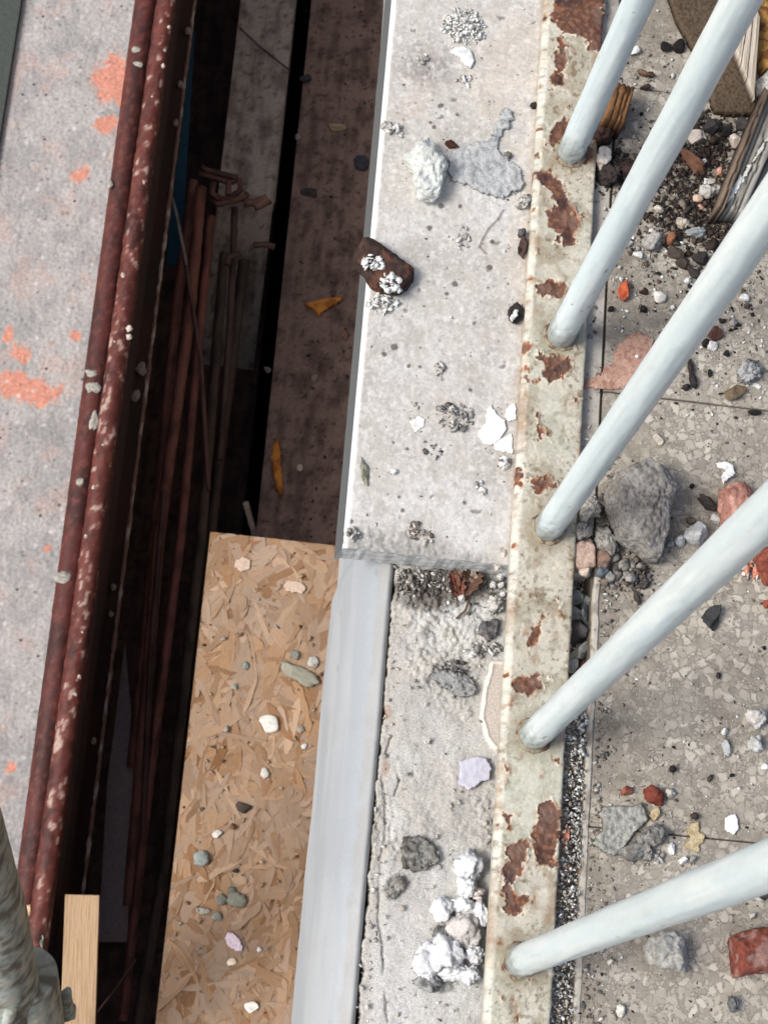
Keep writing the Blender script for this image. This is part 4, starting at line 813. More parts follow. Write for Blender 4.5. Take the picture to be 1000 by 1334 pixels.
for px, py, w, h, ht, c, rot, lb, sd, fc in ((262,1118,21,22,.022,S(150,158,156),0,'round grey pebble on the particle board near its left edge',861,0),(309,1172,28,20,.014,S(136,138,126),0,'largest of the clustered grey-green pebbles on the particle board',862,0),(288,1172,15,16,.012,S(124,126,116),0,'pebble left of the largest grey-green one',863,0),(302,1160,13,10,.010,S(112,116,104),0,'little pebble above the largest grey-green one',864,0),(265,1187,19,9,.010,S(178,178,166),0,'flat pale sliver left of the pebble cluster',865,6),(283,1193,15,12,.010,S(140,142,130),0,'small pebble under the pebble cluster',866,0),(317,1052,22,15,.014,S(70,60,56),0,'dark brown chip on the particle board',867,8),(350,943,25,24,.016,S(216,218,212),10,'angular white plaster bit on the particle board',868,9),(390,879,58,22,.012,S(146,146,132),-22,'long grey-green mortar shard on the particle board at the slab edge',869,0),(384,853,12,14,.010,S(130,132,126),0,'small grey stone above the long mortar shard',870,8),(320,867,10,11,.008,S(132,136,130),0,'tiny grey stone left of the long mortar shard',871,8),(306,894,10,9,.008,S(140,146,140),0,'tiny grey stone below left of the mortar shard',872,8),(302,1253,13,11,.009,S(236,222,200),0,'cream chip under the lilac flake on the particle board',873,6),(328,1312,18,14,.010,S(236,236,230),20,'white chip at the bottom edge of the particle board',874,6),(345,1007,12,16,.010,S(200,200,194),10,'pale pebble above the dark brown chip on the board',875,0),(283,1086,14,9,.009,S(214,212,206),40,'white curl above the round grey pebble',876,6),(408,862,16,16,.012,S(176,176,172),0,'pale stone right above the mortar shard at the slab edge',877,0),(391,950,11,11,.008,S(160,150,138),0,'beige pebble right of the angular white bit',878,0),(396,972,8,8,.007,WHITE,0,'tiny white bead near the slab edge on the board',879,0),(307,1134,9,6,.006,S(50,52,44),0,'tiny black bit above the pebble cluster',880,6),(338,1237,7,7,.006,WHITE,0,'tiny white bead right of the lilac flake',881,0)):
    lump('board_pebble', lb, 'pebble', px, py, w, h, ht * .5, c, c * .8, rot=rot, z=ZO, seed=sd, facets=fc, n=3)
flake('paint_flake', 'pale lilac flake on the particle board', 'paint flake', [(292,1222),(297,1214),(304,1215),(312,1222),(317,1232),(316,1240),(308,1240),(296,1232)], .004, S(226, 212, 226), z=ZO, seed=883, res=.0015, wig=.001)
for k, (poly, lb) in enumerate((([(304,737),(308,728),(318,724),(328,730),(326,742),(314,746)], 'flat whitish plaster blot near the far corner of the particle board'), ([(368,764),(374,756),(392,757),(400,764),(396,774),(380,772),(372,770)], 'faded grey plaster blot at the far end of the board by the slab edge'))):
    flake('plaster_blot', lb, 'plaster blot', poly, .002, S(200, 180, 164), z=ZO, seed=885 + k, res=.0018, wig=.002)
# ---- grey peeling standard in the near left corner
M_POLE = vcol_mat('weathered paint', .7, 120, .18, .4, .0006, .3)
def standard():
    root = empty('scaffold_standard', P(20, 1300, -1.7)); tag(root, 'grey scaffold standard with peeling paint and a clamp in the near left corner', 'scaffold standard')
    def peel(V, N, seed):
        a = fbm(V[:, 0] * 30, V[:, 1] * 30, V[:, 2] * 60, 4, seed); b = fbm(V[:, 0] * 60, V[:, 1] * 60, V[:, 2] * 60, 4, seed + 1)
        c = mixc(np.broadcast_to(S(168, 178, 174), (len(V), 3)), S(136, 146, 142), sstep(-.2, .4, b)); c = mixc(c, S(178, 180, 170), sstep(.1, .5, fbm(V[:, 0] * 40, V[:, 1] * 40, V[:, 2] * 30, 3, seed + 2))); c = mixc(c, S(92, 80, 68), .75 * sstep(.36, .42, a)); c = mixc(c, S(100, 104, 100), .5 * sstep(.34, .44, fbm(V[:, 0] * 90, V[:, 1] * 90, V[:, 2] * 200, 3, seed + 4))); return c
    def tb(nm, pts, rad, seed, ns=48, bump=.0006, up=None):
        V, Fq, N = tube_mesh([P(*p) for p in pts], rad, ns, bump, 45, seed, .006); o = part(mesh_obj(nm, V, Fq, M_POLE, None, peel(V, N, seed)), root)
        if up is not None: o.parent = up; o.matrix_parent_inverse = Matrix.Identity(4)
        return o
    tb('tube', [(-70, 1000, -1.2), (-12, 1190, -1.55), (8, 1290, -1.75), (18, 1380, -1.9)], .047, 951)
    tb('sleeve', [(26, 1270, -1.75), (34, 1320, -1.82), (40, 1370, -1.88)], .052, 953)
    cr_ = tb('clamp_ring', [(-10, 1290, -1.76), (10, 1284, -1.745), (28, 1300, -1.75), (26, 1330, -1.76), (10, 1350, -1.77)], .0075, 955, 14, .001)
    ca_ = tb('clamp_arm', [(58, 1318, -1.9), (74, 1324, -1.9), (92, 1322, -1.88), (94, 1310, -1.87)], [.012, .010, .009, .006], 957, 14, .001)
    tb('wing_bolt', [(88, 1318, -1.87), (86, 1296, -1.83), (89, 1288, -1.82)], [.010, .0085, .003], 959, 12, .0015, up=ca_)
    tb('bolt', [(10, 1345, -1.75), (14, 1312, -1.70)], .009, 961, 14, .0006, up=cr_)
standard()
lump('grey_bracket', 'grey mortar-crusted bracket at the near end of the crusted red tube', 'bracket', 54, 1226, 17, 50, .03, S(140, 142, 136), S(96, 98, 94), z=ZL + .02, seed=970, knob=.25, rot=6)
lump('wood_wedge', 'small pale wooden wedge beside the near end of the crusted red tube', 'wedge', 38, 1187, 13, 18, .02, S(206, 176, 140), z=ZL + .02, seed=971, facets=7, n=3)

# ================================================================== THINGS ON THE COPING
heap('plaster_crumbs', 'heap of white plaster crumbs near the far end of the coping', 'plaster crumbs', 605, 33, 58, 54, 420, 0.0015, [WHITE, PALE, S(216, 218, 214)], seed=11, ht=0.006)
flake('plaster_flake', 'pale angular plaster flake just below the heap of white crumbs', 'plaster flake', [(584,67),(594,60),(606,60),(613,66),(619,80),(613,89),(604,84),(599,75),(590,71)], 0.0024, S(224, 226, 226), seed=12)
heap('plaster_crumbs', 'small knot of plaster crumbs left of the pale angular flake', 'plaster crumbs', 552, 78, 17, 16, 16, 0.0016, [PALE, GREY, WHITE], seed=13, ht=0.003)
heap('plaster_crumbs', 'small trail of pale crumbs under the pale angular flake', 'plaster crumbs', 605, 106, 26, 20, 18, 0.0016, [PALE, GREY, WHITE], seed=14, rot=35, ht=0.003)
heap('plaster_scrap', 'curled scrap of plaster close to the outer edge of the coping', 'plaster scrap', 513, 168, 32, 24, 34, 0.0020, [PALE, S(190, 186, 180), WHITE], seed=15, ht=0.004, n_sub=2)
chunk('plaster_chunk', 'knobbly white plaster chunk standing on the coping beside a flat grey splash', 'plaster chunk', [(527,198),(545,184),(560,173),(569,180),(572,198),(583,212),(581,232),(573,249),(560,257),(543,250),(537,234),(541,220),(533,210)], 0.017, S(214, 219, 215), S(184, 188, 184), seed=16, n=5, rough=0.001, coarse=0.0032, facets=3, p=2.6)
flake('mortar_splash', 'flat light grey mortar splash with a narrow arm, spilt on the coping', 'mortar splash', [(583,202),(600,192),(618,186),(636,180),(646,160),(653,145),(661,138),(669,148),(667,160),(658,170),(651,181),(650,195),(660,205),(669,213),(681,222),(684,240),(672,251),(652,258),(635,254),(615,245),(597,237),(584,228)], 0.0026, S(174, 177, 178), S(150, 153, 154), seed=17, rough=0.42, edge=0.0010, mat=M_RUBBLE, bscale=240, wig=0.0022)
lump('brown_chip', 'dark brown chip lying between the white chunk and the grey splash', 'chip', 588, 188, 19, 11, 0.004, S(72, 46, 36), seed=18, rot=-10, facets=8)
lump('pebble', 'small dark grey pebble at the right rim of the flat grey splash', 'pebble', 661, 202, 11, 10, 0.004, S(112, 108, 104), seed=19, n=3)
lump('black_chip', 'tiny black chip against the rail level with the narrow arm of the splash', 'chip', 696, 137, 12, 10, 0.003, S(48, 42, 38), seed=20, facets=7, n=3)
lump('plaster_lump', 'small grey plaster lump by the rail below the flat grey splash', 'plaster lump', 681, 262, 17, 24, 0.007, PALE, DGREY, seed=21, rot=-25, knob=0.2)
lump('tar_stub', 'dark brown peg-like stub standing along the rail edge', 'stub', 680, 322, 13, 30, 0.007, S(78, 60, 56), S(40, 34, 34), seed=22, rot=4, facets=9)
lump('tar_stub_cap', '', '', 680, 303, 12, 12, 0.009, S(96, 94, 98), S(50, 46, 48), seed=23, n=3, parent=bpy.data.objects['tar_stub'])
heap('plaster_crumbs', 'narrow upright streak of plaster crumbs left of the hair crack', 'plaster crumbs', 603, 309, 16, 34, 30, 0.0016, [PALE, GREY, S(180, 178, 174)], seed=24, ht=0.003)
rp = chunk('rusty_fragment', 'dark rusty fragment with white crumbs on it overhanging the outer coping edge', 'rusty fragment', [(461,322),(467,308),(476,304),(488,309),(504,322),(522,336),(541,349),(540,362),(531,377),(518,383),(500,382),(484,372),(470,352),(460,336)], 0.0115, S(66, 50, 45), S(42, 34, 33), z=0.0, seed=25, c3=S(92, 62, 50), n=5, rough=0.0006, coarse=0.0012, facets=6, p=3.2, lift=0.0004)
heap('plaster_crust', '', '', 486, 341, 28, 22, 75, 0.0017, [WHITE, S(220, 224, 222)], z=0.0118, seed=26, ht=0.003, parent=rp)
heap('plaster_crust', '', '', 510, 369, 30, 24, 80, 0.0017, [WHITE, S(220, 224, 222)], z=0.0116, seed=27, ht=0.003, rot=-20, parent=rp)
heap('plaster_crumbs', 'white crumbs spilled at the foot of the dark rusty fragment', 'plaster crumbs', 496, 394, 44, 26, 90, 0.0019, [WHITE, PALE, S(222, 224, 220)], seed=28, ht=0.005, rot=12)
bc = lump('black_chip', 'black chip with white paint on it touching the rail halfway up the coping', 'chip', 671, 409, 22, 28, 0.006, S(52, 46, 46), seed=29, facets=8, rot=-30)
flake('paint_scrap', '', '', [(661,416),(670,403),(675,403),(675,411),(668,419)], 0.0012, WHITE, z=0.0062, seed=30, parent=bc)
heap('plaster_crumbs', 'small pale grit below and left of the black chip with white paint', 'plaster crumbs', 573, 478, 18, 27, 28, 0.0015, [PALE, GREY, S(120, 116, 110)], seed=31, ht=0.003)
heap('plaster_crumbs', 'round heap of grey gritty crumbs beside the bright white paint flakes', 'plaster crumbs', 592, 541, 47, 42, 150, 0.0016, [GREY, PALE, DGREY, S(180, 178, 172)], seed=32, ht=0.005)
flake('paint_flake', 'largest of the bright white paint flakes lying by the rail', 'paint flake', [(621,562),(631,550),(633,534),(639,525),(648,541),(657,547),(661,560),(651,574),(640,580),(629,579),(622,570)], 0.0007, S(232, 235, 234), S(226, 228, 227), seed=33, rough=0.3, lift=0.0008, tilt=(0.02, 0.01))
flake('paint_flake', 'bright white paint flake tucked under the largest one', 'paint flake', [(640,577),(655,570),(666,562),(669,592),(656,590),(645,586)], 0.0006, S(244, 246, 246), S(232, 234, 234), seed=34, lift=0.0004, tilt=(0.015, -0.01))
flake('paint_flake', 'small white paint flake leaning on the rail above the largest flake', 'paint flake', [(656,539),(662,529),(671,522),(673,546),(661,551)], 0.0006, S(240, 242, 240), seed=35, lift=0.0004, tilt=(0.03, 0))
lump('plaster_lump', 'white pebble of plaster by the rail under the white paint flakes', 'plaster lump', 656, 603, 17, 18, 0.006, S(226, 226, 222), DGREY, seed=36)
lump('green_smear', 'thin greenish grey smear of mortar near the outer coping edge', 'mortar smear', 475, 614, 11, 42, 0.0022, S(140, 140, 126), S(96, 96, 84), seed=37, rot=14, a=(0.4, 0.2, 0.1))
heap('plaster_crumbs', 'few pale crumbs right of the thin greenish smear', 'plaster crumbs', 510, 612, 13, 13, 12, 0.0016, [PALE, WHITE], seed=38, ht=0.002)
heap('plaster_crumbs', 'little fan of pale crumbs near the rail at the broken end of the coping', 'plaster crumbs', 626, 635, 16, 22, 16, 0.0017, [PALE, WHITE, GREY], seed=39, ht=0.002)
heap('plaster_crumbs', 'scattered dark grey crumbs below the round gritty heap', 'plaster crumbs', 565, 586, 34, 24, 16, 0.0014, [GREY, DGREY, PALE], seed=40, ht=0.002, rot=-40)
heap('plaster_crumbs', 'pair of tiny pale pebbles left of the round gritty heap', 'plaster crumbs', 541, 530, 20, 9, 5, 0.0020, [PALE, S(170, 166, 158)], seed=41, ht=0.001, rot=-30, n_sub=2)
flake('plaster_flake', 'faint white plaster skin left of the round gritty heap', 'plaster flake', [(534,548),(545,541),(555,545),(553,556),(541,563),(536,556)], 0.0006, S(226, 226, 224), seed=42, rough=0.4)
heap('mortar_curl', 'curled grey mortar crumb at the near outer corner of the coping', 'mortar crumb', 462, 696, 17, 20, 20, 0.0017, [GREY, PALE, DGREY], seed=43, ht=0.003, n_sub=2)
heap('mortar_crumbs', 'brown stained crumbs on the lip of the broken coping end', 'mortar crumbs', 546, 694, 40, 30, 44, 0.0018, [S(170, 160, 150), PALE, S(110, 98, 88)], seed=44, ht=0.004, rot=-30)
lump('mortar_fillet', 'rounded fillet of pale mortar where coping end meets the rail', 'mortar lump', 650, 725, 20, 44, 0.012, S(196, 190, 182), S(160, 152, 144), seed=45, rot=-14, z=-0.010, sink=.1)


# ================================================================== THINGS ON THE MORTAR BED
ZB = Z_BED
lf = empty('dry_leaf', P(604, 762, ZB + 0.004)); tag(lf, 'crumpled reddish brown dry leaf tucked under the broken coping end', 'leaf')
def leaf_piece(px, py, w, h, rot, seed, c, curl):
    m = mpp(px, py, ZB); u, v = np.meshgrid(np.linspace(-1, 1, 25), np.linspace(-1, 1, 31)); hw = np.sqrt(np.clip(1 - v ** 2, 0, 1)) ** 1.3 * (1 + .15 * np.sin(v * 14))
    x = u * hw * w * m / 2; y = v * h * m / 2; z = curl * (u * hw) ** 2 + 0.0012 * fbm(u * 2 + seed, v * 3, None, 3, seed) + 0.0015 * np.abs(np.sin(v * 7 + u * 2)) * .4
    t = math.radians(rot); X = x * math.cos(t) - y * math.sin(t); Y = x * math.sin(t) + y * math.cos(t); cx, cy = at(px, py, ZB + .004)
    col = mixc(np.broadcast_to(c, u.shape + (3,)), c * .45, sstep(0, .5, fbm(u * 4 + seed, v * 6, None, 3, seed + 2))); col = mixc(col, c * .4, sstep(.08, .02, np.abs(u)))
    o = mesh_obj('leaf_blade', np.stack([X + cx, Y + cy, z + ZB + .0035 - z.min() * 0], -1).reshape(-1, 3), grid_faces(25, 31), M_FLAKE, None, col.reshape(-1, 3)); part(o, lf)
leaf_piece(594, 762, 20, 40, 18, 3, S(118, 76, 62), 0.004); leaf_piece(612, 757, 26, 44, -24, 5, S(104, 76, 64), 0.006); leaf_piece(606, 748, 22, 36, 60, 7, S(150, 142, 130), 0.005)
V, Fq, _ = tube_mesh([P(612, 778, ZB + .004), P(606, 795, ZB + .003), P(594, 806, ZB + .002)], 0.0006, 8); part(mesh_obj('leaf_stalk', V, Fq, M_FLAKE, None, S(90, 66, 54)), lf)
lump('white_bead', 'single round white bead lying on the dry leaf', 'bead', 601, 779, 10, 10, 0.0045, WHITE, PALE, z=ZB + .003, seed=51, n=3)
for px, py, d, lb, sd in ((642,761,10,'round white bead nearest the dry leaf, beside the rail',52),(651,751,11,'topmost round white bead by the rail under the coping end',53),(652,762,9,'round white bead wedged against the rail below another',54),(655,774,8,'lowest of the little white beads against the rail',55)):
    lump('white_bead', lb, 'bead', px, py, d, d, 0.0042, WHITE, PALE, z=ZB, seed=sd, n=3)
lump('grey_stone', 'pale grey stone beside the rail just under the white beads', 'stone', 645, 787, 24, 26, 0.008, S(190, 190, 186), DGREY, z=ZB, seed=56, knob=.15)
lump('grey_stone', 'dark grey stone beside the rail, right of a fine crack in the mortar', 'stone', 637, 817, 26, 32, 0.008, S(118, 118, 118), S(80, 80, 80), z=ZB, seed=57, facets=9, rot=-20)
heap('plaster_crumbs', 'white crumbs below the dark grey stone at the rail', 'plaster crumbs', 632, 846, 44, 22, 46, 0.0021, [WHITE, PALE, GREY], z=ZB, seed=58, rot=15, ht=0.004)
heap('grit_heap', 'patch of coarse grey grit above the flat grey mortar lump on the bed', 'grit', 590, 872, 50, 26, 70, 0.0017, [DGREY, GREY, S(70, 66, 62)], z=ZB, seed=59, ht=0.003)
chunk('grey_mortar', 'flat blue-grey mortar lump stuck on the mortar bed above the lilac flake', 'mortar lump', [(560,880),(575,872),(592,874),(610,880),(623,893),(620,905),(605,908),(585,902),(566,892)], 0.003, S(150, 152, 152), S(112, 112, 112), z=ZB, seed=60, n=5, rough=0.0011, coarse=0.0014, facets=3, p=3)
flake('paint_flake', 'pale lilac paint flake lying on the mortar bed beside the rail', 'paint flake', [(593,1022),(598,1010),(596,992),(607,988),(622,985),(634,988),(640,1002),(637,1017),(627,1019),(618,1026),(609,1031),(602,1025)], 0.0014, S(194, 194, 208), S(182, 182, 198), z=ZB, seed=61, rough=.15, lift=0.0014, tilt=(0.03, 0.0))
chunk('grey_mortar', 'rough dark grey mortar patch in the middle of the mortar bed', 'mortar patch', [(527,1092),(545,1088),(562,1097),(575,1110),(572,1122),(556,1132),(540,1136),(528,1128),(524,1108)], 0.0045, S(134, 134, 130), S(86, 84, 80), z=ZB, seed=62, n=5, rough=0.0013, coarse=0.0016, facets=2, p=2.6)
chunk('grey_mortar', 'smaller grey mortar patch below and left of the rough dark one', 'mortar patch', [(503,1158),(512,1146),(524,1142),(529,1150),(522,1164),(509,1174),(502,1170)], 0.003, S(148, 146, 142), S(104, 100, 96), z=ZB, seed=63, n=4, rough=0.0011, coarse=0.0014, facets=2, p=2.6)
wl_ = [(610,1130,30,40,0.016,'tall white plaster lump, first below the tan skin beside the rail',71),(607,1155,22,24,0.013,'white plaster lump directly under the tall one',72),(621,1163,20,16,0.009,'small pinkish white lump pressed against the rail',73),(577,1185,26,28,0.010,'outermost white lump, farthest from the rail in the middle of the pile',74),(604,1178,30,20,0.010,'flattish white lump between the tall one and the mottled one',75),
       (606,1212,42,46,0.015,'mottled grey-white lump, largest of the white plaster pile',76),(626,1190,18,30,0.011,'narrow white lump wedged between the mottled one and the rail',77),(558,1252,34,42,0.013,'bluish white lump at the outer near corner of the white pile',78),(583,1240,36,40,0.016,'round white lump in the near half of the white plaster pile',79),(618,1243,24,22,0.011,'white lump against the rail below the mottled one',80),
       (589,1266,34,20,0.011,'low white lump at the near edge of the white pile',81),(613,1271,24,22,0.012,'nearest white plaster lump, against the rail',82)]
for px, py, w, h, ht, lb, sd in wl_:
    c1 = S(216, 219, 222) if sd != 76 else S(200, 196, 194)
    if sd == 73: c1 = S(212, 202, 198)
    lump('plaster_lump', lb, 'plaster lump', px, py, w * 1.3, h * 1.3, ht, c1, c1 * 0.86, z=ZB, seed=sd, a=(0.25, 0.16, 0.03), knob=0.16, speck=0.25 if sd == 76 else 0, group=None)
lump('grey_stone', 'grey stone under the near edge of the white plaster pile', 'stone', 556, 1281, 40, 24, 0.008, S(156, 158, 160), S(100, 100, 100), z=ZB, seed=83, knob=.2)
lump('grey_stone', 'dark grey stone showing between the white lumps', 'stone', 576, 1217, 26, 24, 0.008, S(120, 122, 122), S(86, 84, 84), z=ZB, seed=84, knob=.2)
# stones in the gap between rail and floor
ZG = ZB - 0.004
for px, py, w, h, ht, c, rot, lb, sd in ((750,778,24,22,0.018,S(128,134,136),0,'blue-grey stone topmost in the gap between rail and floor tiles',91),(763,785,18,22,0.016,S(120,124,124),20,'grey stone next to the topmost one in the gap',92),(749,799,16,20,0.017,S(146,150,150),0,'small light grey stone in the gap, under the topmost',93),(762,803,20,26,0.018,S(110,116,118),-20,'dark blue-grey stone in the gap beside the floor edge',94),
        (750,822,28,24,0.019,S(86,82,84),-35,'dark slate stone in the middle of the gap',95),(756,849,20,34,0.018,S(150,154,146),-30,'greenish pale stone lying slanted in the gap',96),(744,868,12,20,0.016,S(170,170,166),0,'small pale stone in the gap beside the fourth baluster',97),(757,868,18,16,0.014,S(128,88,78),0,'reddish stone in the gap behind the fourth baluster',98),(733,1090,11,32,0.022,S(206,140,118),0,'pink brick sliver in the gravel gap between rail and floor',99),(733,1133,14,12,0.020,S(190,124,104),0,'small pink brick bit below the sliver in the gravel gap',100),(742,1053,20,22,0.020,S(92,88,90),10,'dark grey stone in the gravel gap above the brick sliver',101)):
    lump('gap_stone', lb, 'stone', px, py, w, h, ht, c, c * .6, rot=rot, z=ZG + 0.016, seed=sd, facets=9)
rg = np.random.RandomState(5); pts, sz = [], []
y_hi = at(755, 745, ZG)[1]
for k in range(7000):
    y = rg.uniform(-0.08, y_hi - 0.0); x = rg.uniform(X_B1 - 0.012, X_COP1 + 0.001)
    s = rg.uniform(.0007, .0017) * (1.3 if y > 0.2 else 1.0); pts.append((x, y, ZG + (0.028 + rg.rand() * 0.010 if y < 0.225 else rg.rand() * 0.014))); sz.append(s)
V, Fc, cc = crumbs_mesh(pts, sz, 6, [WHITE, WHITE, PALE, PALE, GREY, GREY, S(110, 102, 96), S(170, 158, 142)], 1); g = mesh_obj('gravel', V, Fc, M_RUBBLE, None, cc, smooth=False); tag(g, 'fine grey and white gravel filling the gap between rail and floor tiles', 'gravel', kind='stuff')

# ================================================================== THINGS ON THE TERRACE FLOOR
wb = wood_box('wood_block', [(786,152),(814,159),(827,112),(801,104)], 0.0, 0.022, [S(128, 92, 60), S(92, 64, 42)], seed=3, grain_dir='v', splits=(.33, .62, .8), dirt=.9); tag(wb, 'split orange-brown wood stub on the floor beside the first baluster', 'wood stub')
mc_ = flake('mortar_cap', '', '', [(781,150),(813,158),(815,164),(800,166),(781,160)], 0.010, S(120, 124, 118), S(92, 92, 86), seed=120, mat=M_RUBBLE, parent=wb)
lump('soil_clod', 'brown-black soil clod against the rail below the wood stub', 'soil clod', 783, 178, 30, 30, 0.014, S(70, 50, 44), S(40, 32, 30), seed=121, knob=.2)
lump('paint_shard', 'white and rust shard leaning by the rail next to the first baluster foot', 'paint shard', 785, 206, 20, 34, 0.010, S(214, 210, 200), S(110, 72, 56), seed=122, facets=7, rot=-20)
lump('soil_clod', 'black soil clod between the first two balusters near the rail', 'soil clod', 795, 228, 34, 30, 0.013, S(58, 52, 50), S(36, 32, 32), seed=123, knob=.25)
lump('soil_clod', 'brown-black soil clod half hidden behind the second baluster', 'soil clod', 820, 222, 34, 34, 0.014, S(62, 46, 42), S(36, 30, 30), seed=124, knob=.25)
lump('black_chip', 'left one of two black chips on the floor beside the brown board', 'chip', 867, 60, 16, 15, 0.005, BLACK, seed=125, facets=8, n=3)
lump('black_chip', 'right one of two black chips on the floor beside the brown board', 'chip', 884, 60, 17, 15, 0.006, BLACK, seed=126, facets=8, n=3)
for px, py, w, h, c, lb, sd in ((826,66,16,14,WHITE,'curled white chip touching the first baluster above the wood stub',127),(848,97,9,8,S(74,48,42),'tiny maroon chip on the floor above the wood stub',128),(838,95,18,9,S(110,90,74),'brown husk between white chip and maroon chip',129),(840,113,14,9,S(64,52,46),'small dark clod right of the wood stub top',130)):
    lump('floor_chip', lb, 'chip', px, py, w, h, 0.004, c, c * .6, seed=sd, facets=7, n=3)
# brown coarse board, slats, ochre scrap in the far corner
bb = flake('coarse_board', 'brown coarse fibre board offcut behind the second baluster', 'board', [(866,-14),(882,30),(903,66),(918,112),(930,146),(958,150),(988,148),(975,110),(966,60),(972,-14)], 0.006, S(92, 79, 64), S(74, 62, 50), seed=131, rough=.14, edge=.0008, mat=M_RUBBLE, wig=.0004, bscale=520)
ws = wood_box('splintered_wood', [(958,64),(983,128),(990,20),(972,-20)], 0.0125, 0.020, [S(198, 188, 174), S(150, 138, 122)], seed=7, grain_dir='v', splits=(.3, .6), dirt=.2); tag(ws, 'pale splintered wooden slat lying over the brown coarse board', 'slat')
flake('ochre_scrap', 'mottled ochre scrap at the frame edge beside the pale slat', 'scrap', [(984,8),(994,-10),(1020,-12),(1022,60),(1004,86),(992,96),(986,70),(984,40)], 0.010, S(176, 136, 76), S(110, 72, 40), seed=132, mat=M_RUBBLE, rough=.4, bscale=160)
chunk('plaster_chunk', 'pale plaster chunk at the frame edge below the ochre scrap', 'plaster chunk', [(986,102),(998,90),(1022,86),(1024,118),(1000,124),(988,120)], 0.012, S(214, 212, 206), S(170, 166, 158), seed=133, n=5, rough=0.001, coarse=0.0022, facets=4, p=3)
gs = empty('weathered_slats', P(965, 230, 0)); tag(gs, 'weathered grey wooden batten with peeling white paint at the right frame edge', 'batten')
part(wood_box('batten', [(944,272),(968,276),(1024,150),(1002,116)], 0.0, 0.020, [S(168, 166, 158), S(136, 132, 124)], seed=9, grain_dir='v', splits=(.25, .5, .7), dirt=.3), gs)
part(wood_box('batten_edge', [(934,268),(944,270),(1003,118),(996,112)], 0.0, 0.026, [S(128, 112, 98), S(84, 68, 58)], seed=12, grain_dir='v', splits=(.5,), dirt=.4), gs)
part(flake('peeled_paint', '', '', [(950,248),(957,236),(964,226),(968,232),(962,246),(952,256)], .0008, WHITE, z=.0205, seed=134, parent=gs), gs)
part(flake('peeled_paint', '', '', [(936,266),(945,258),(958,240),(975,214),(990,192),(1002,170),(1004,176),(990,200),(974,226),(960,252),(946,266),(938,271)], .0006, S(222, 220, 210), z=.0203, seed=135, wig=.0012, parent=gs), gs)
w2 = wood_box('grey_batten', [(966,278),(990,290),(1030,214),(1008,190)], 0.0, 0.012, [S(160, 160, 154), S(128, 126, 120)], seed=14, grain_dir='v', splits=(.4,), dirt=.4); tag(w2, 'lower grey batten half hidden between the peeling one and the third baluster', 'batten')
# soil with rubble round the battens
rg = np.random.RandomState(8); pts, sz = [], []
for k in range(4200):
    c = rg.randint(5); cx, cy, sx, sy = ((885,235,40,42),(915,190,26,26),(905,285,44,26),(800,222,24,16),(950,300,26,22))[c]
    px, py = cx + rg.randn() * sx * .75, cy + rg.randn() * sy * .75
    x, y = at(px, py); s = abs(rg.randn()) * 0.0011 + 0.0005
    pts.append((x, y, s * .4 + rg.rand() * 0.004 * math.exp(-((px - cx) / sx) ** 2 - ((py - cy) / sy) ** 2))); sz.append(s)
V, Fc, cc = crumbs_mesh(pts, sz, 9, [S(52, 46, 44), S(66, 58, 54), S(44, 40, 40), S(84, 74, 66), S(60, 48, 42), S(120, 112, 102)], 1); g = mesh_obj('soil', V, Fc, M_RUBBLE, None, cc, smooth=False); tag(g, 'loose dark soil crumbs strewn on the floor around the battens', 'soil', kind='stuff')
bits = [(900,210,46,17,.010,S(112,80,64),-38,'reddish brown brick sliver lying in the dark soil',141,8),(936,224,12,12,.007,S(190,146,130),0,'pink pebble in the dark soil beside the peeling batten',142,0),(916,211,9,7,.005,WHITE,20,'tiny white chip right of the reddish brick sliver',143,6),(924,236,18,10,.005,S(226,228,224),0,'flat white chip below the pink pebble in the soil',144,7),(921,250,24,20,.009,S(176,176,172),0,'round grey pebble in the soil under the flat white chip',145,0),(933,250,9,10,.006,WHITE,0,'small white bead right of the round grey pebble',146,0),(908,259,14,11,.006,S(196,172,154),0,'peach coloured pebble left below the round grey pebble',147,7),(912,270,9,8,.005,S(192,156,138),0,'tiny peach pebble under the larger peach one',148,6),
        (850,313,26,30,.012,S(160,158,154),0,'grey rubble stone with soil around it between second and third baluster',149,0),(874,310,14,17,.008,S(146,100,76),0,'orange-brown pebble right of the grey rubble stone',150,0),(905,303,28,15,.007,S(150,158,158),10,'blue-grey stone right of the orange-brown pebble',151,0),(888,290,18,18,.007,S(186,178,164),0,'beige stone above the orange-brown pebble',152,0),(817,317,13,9,.005,S(230,230,226),35,'white chip peeping from behind the second baluster',153,6),(831,331,14,12,.006,WHITE,-20,'white angular chip below the grey rubble stone',154,7),(848,301,8,6,.004,WHITE,0,'tiny white fleck on top of the grey rubble stone',155,0),(857,272,15,9,.005,S(196,188,172),0,'flat beige chip in the soil left of the peach pebbles',156,6),
        (880,330,24,16,.007,S(74,66,60),-30,'dark brown clod under the orange-brown pebble',157,7),(912,335,24,20,.009,S(54,48,48),0,'black clod left of the third baluster',158,8),(926,164,26,20,.010,S(62,60,62),20,'large black clod in the soil above the brick sliver',159,9),(946,170,16,14,.009,S(40,38,40),0,'black clod nearest the brown coarse board',160,8),(931,182,13,11,.007,S(42,38,38),0,'small black clod above the white stone in the soil',161,8),(958,183,16,18,.007,S(216,206,194),10,'cream angular stone beside the peeling batten',162,8),(967,160,18,20,.007,S(72,70,72),0,'slate coloured clod against the peeling batten',163,8),(907,178,26,20,.007,S(196,188,178),15,'pale stone half covered with soil beside the second baluster',164,7)]
for px, py, w, h, ht, c, rot, lb, sd, fc in bits:
    lump('rubble_stone' if sd not in (157,158,159,160,161,163) else 'soil_clod', lb, 'stone' if sd not in (157,158,159,160,161,163) else 'soil clod', px, py, w, h, ht, c, c * .7, rot=rot, seed=sd, facets=fc, n=3 if w < 18 else 4)
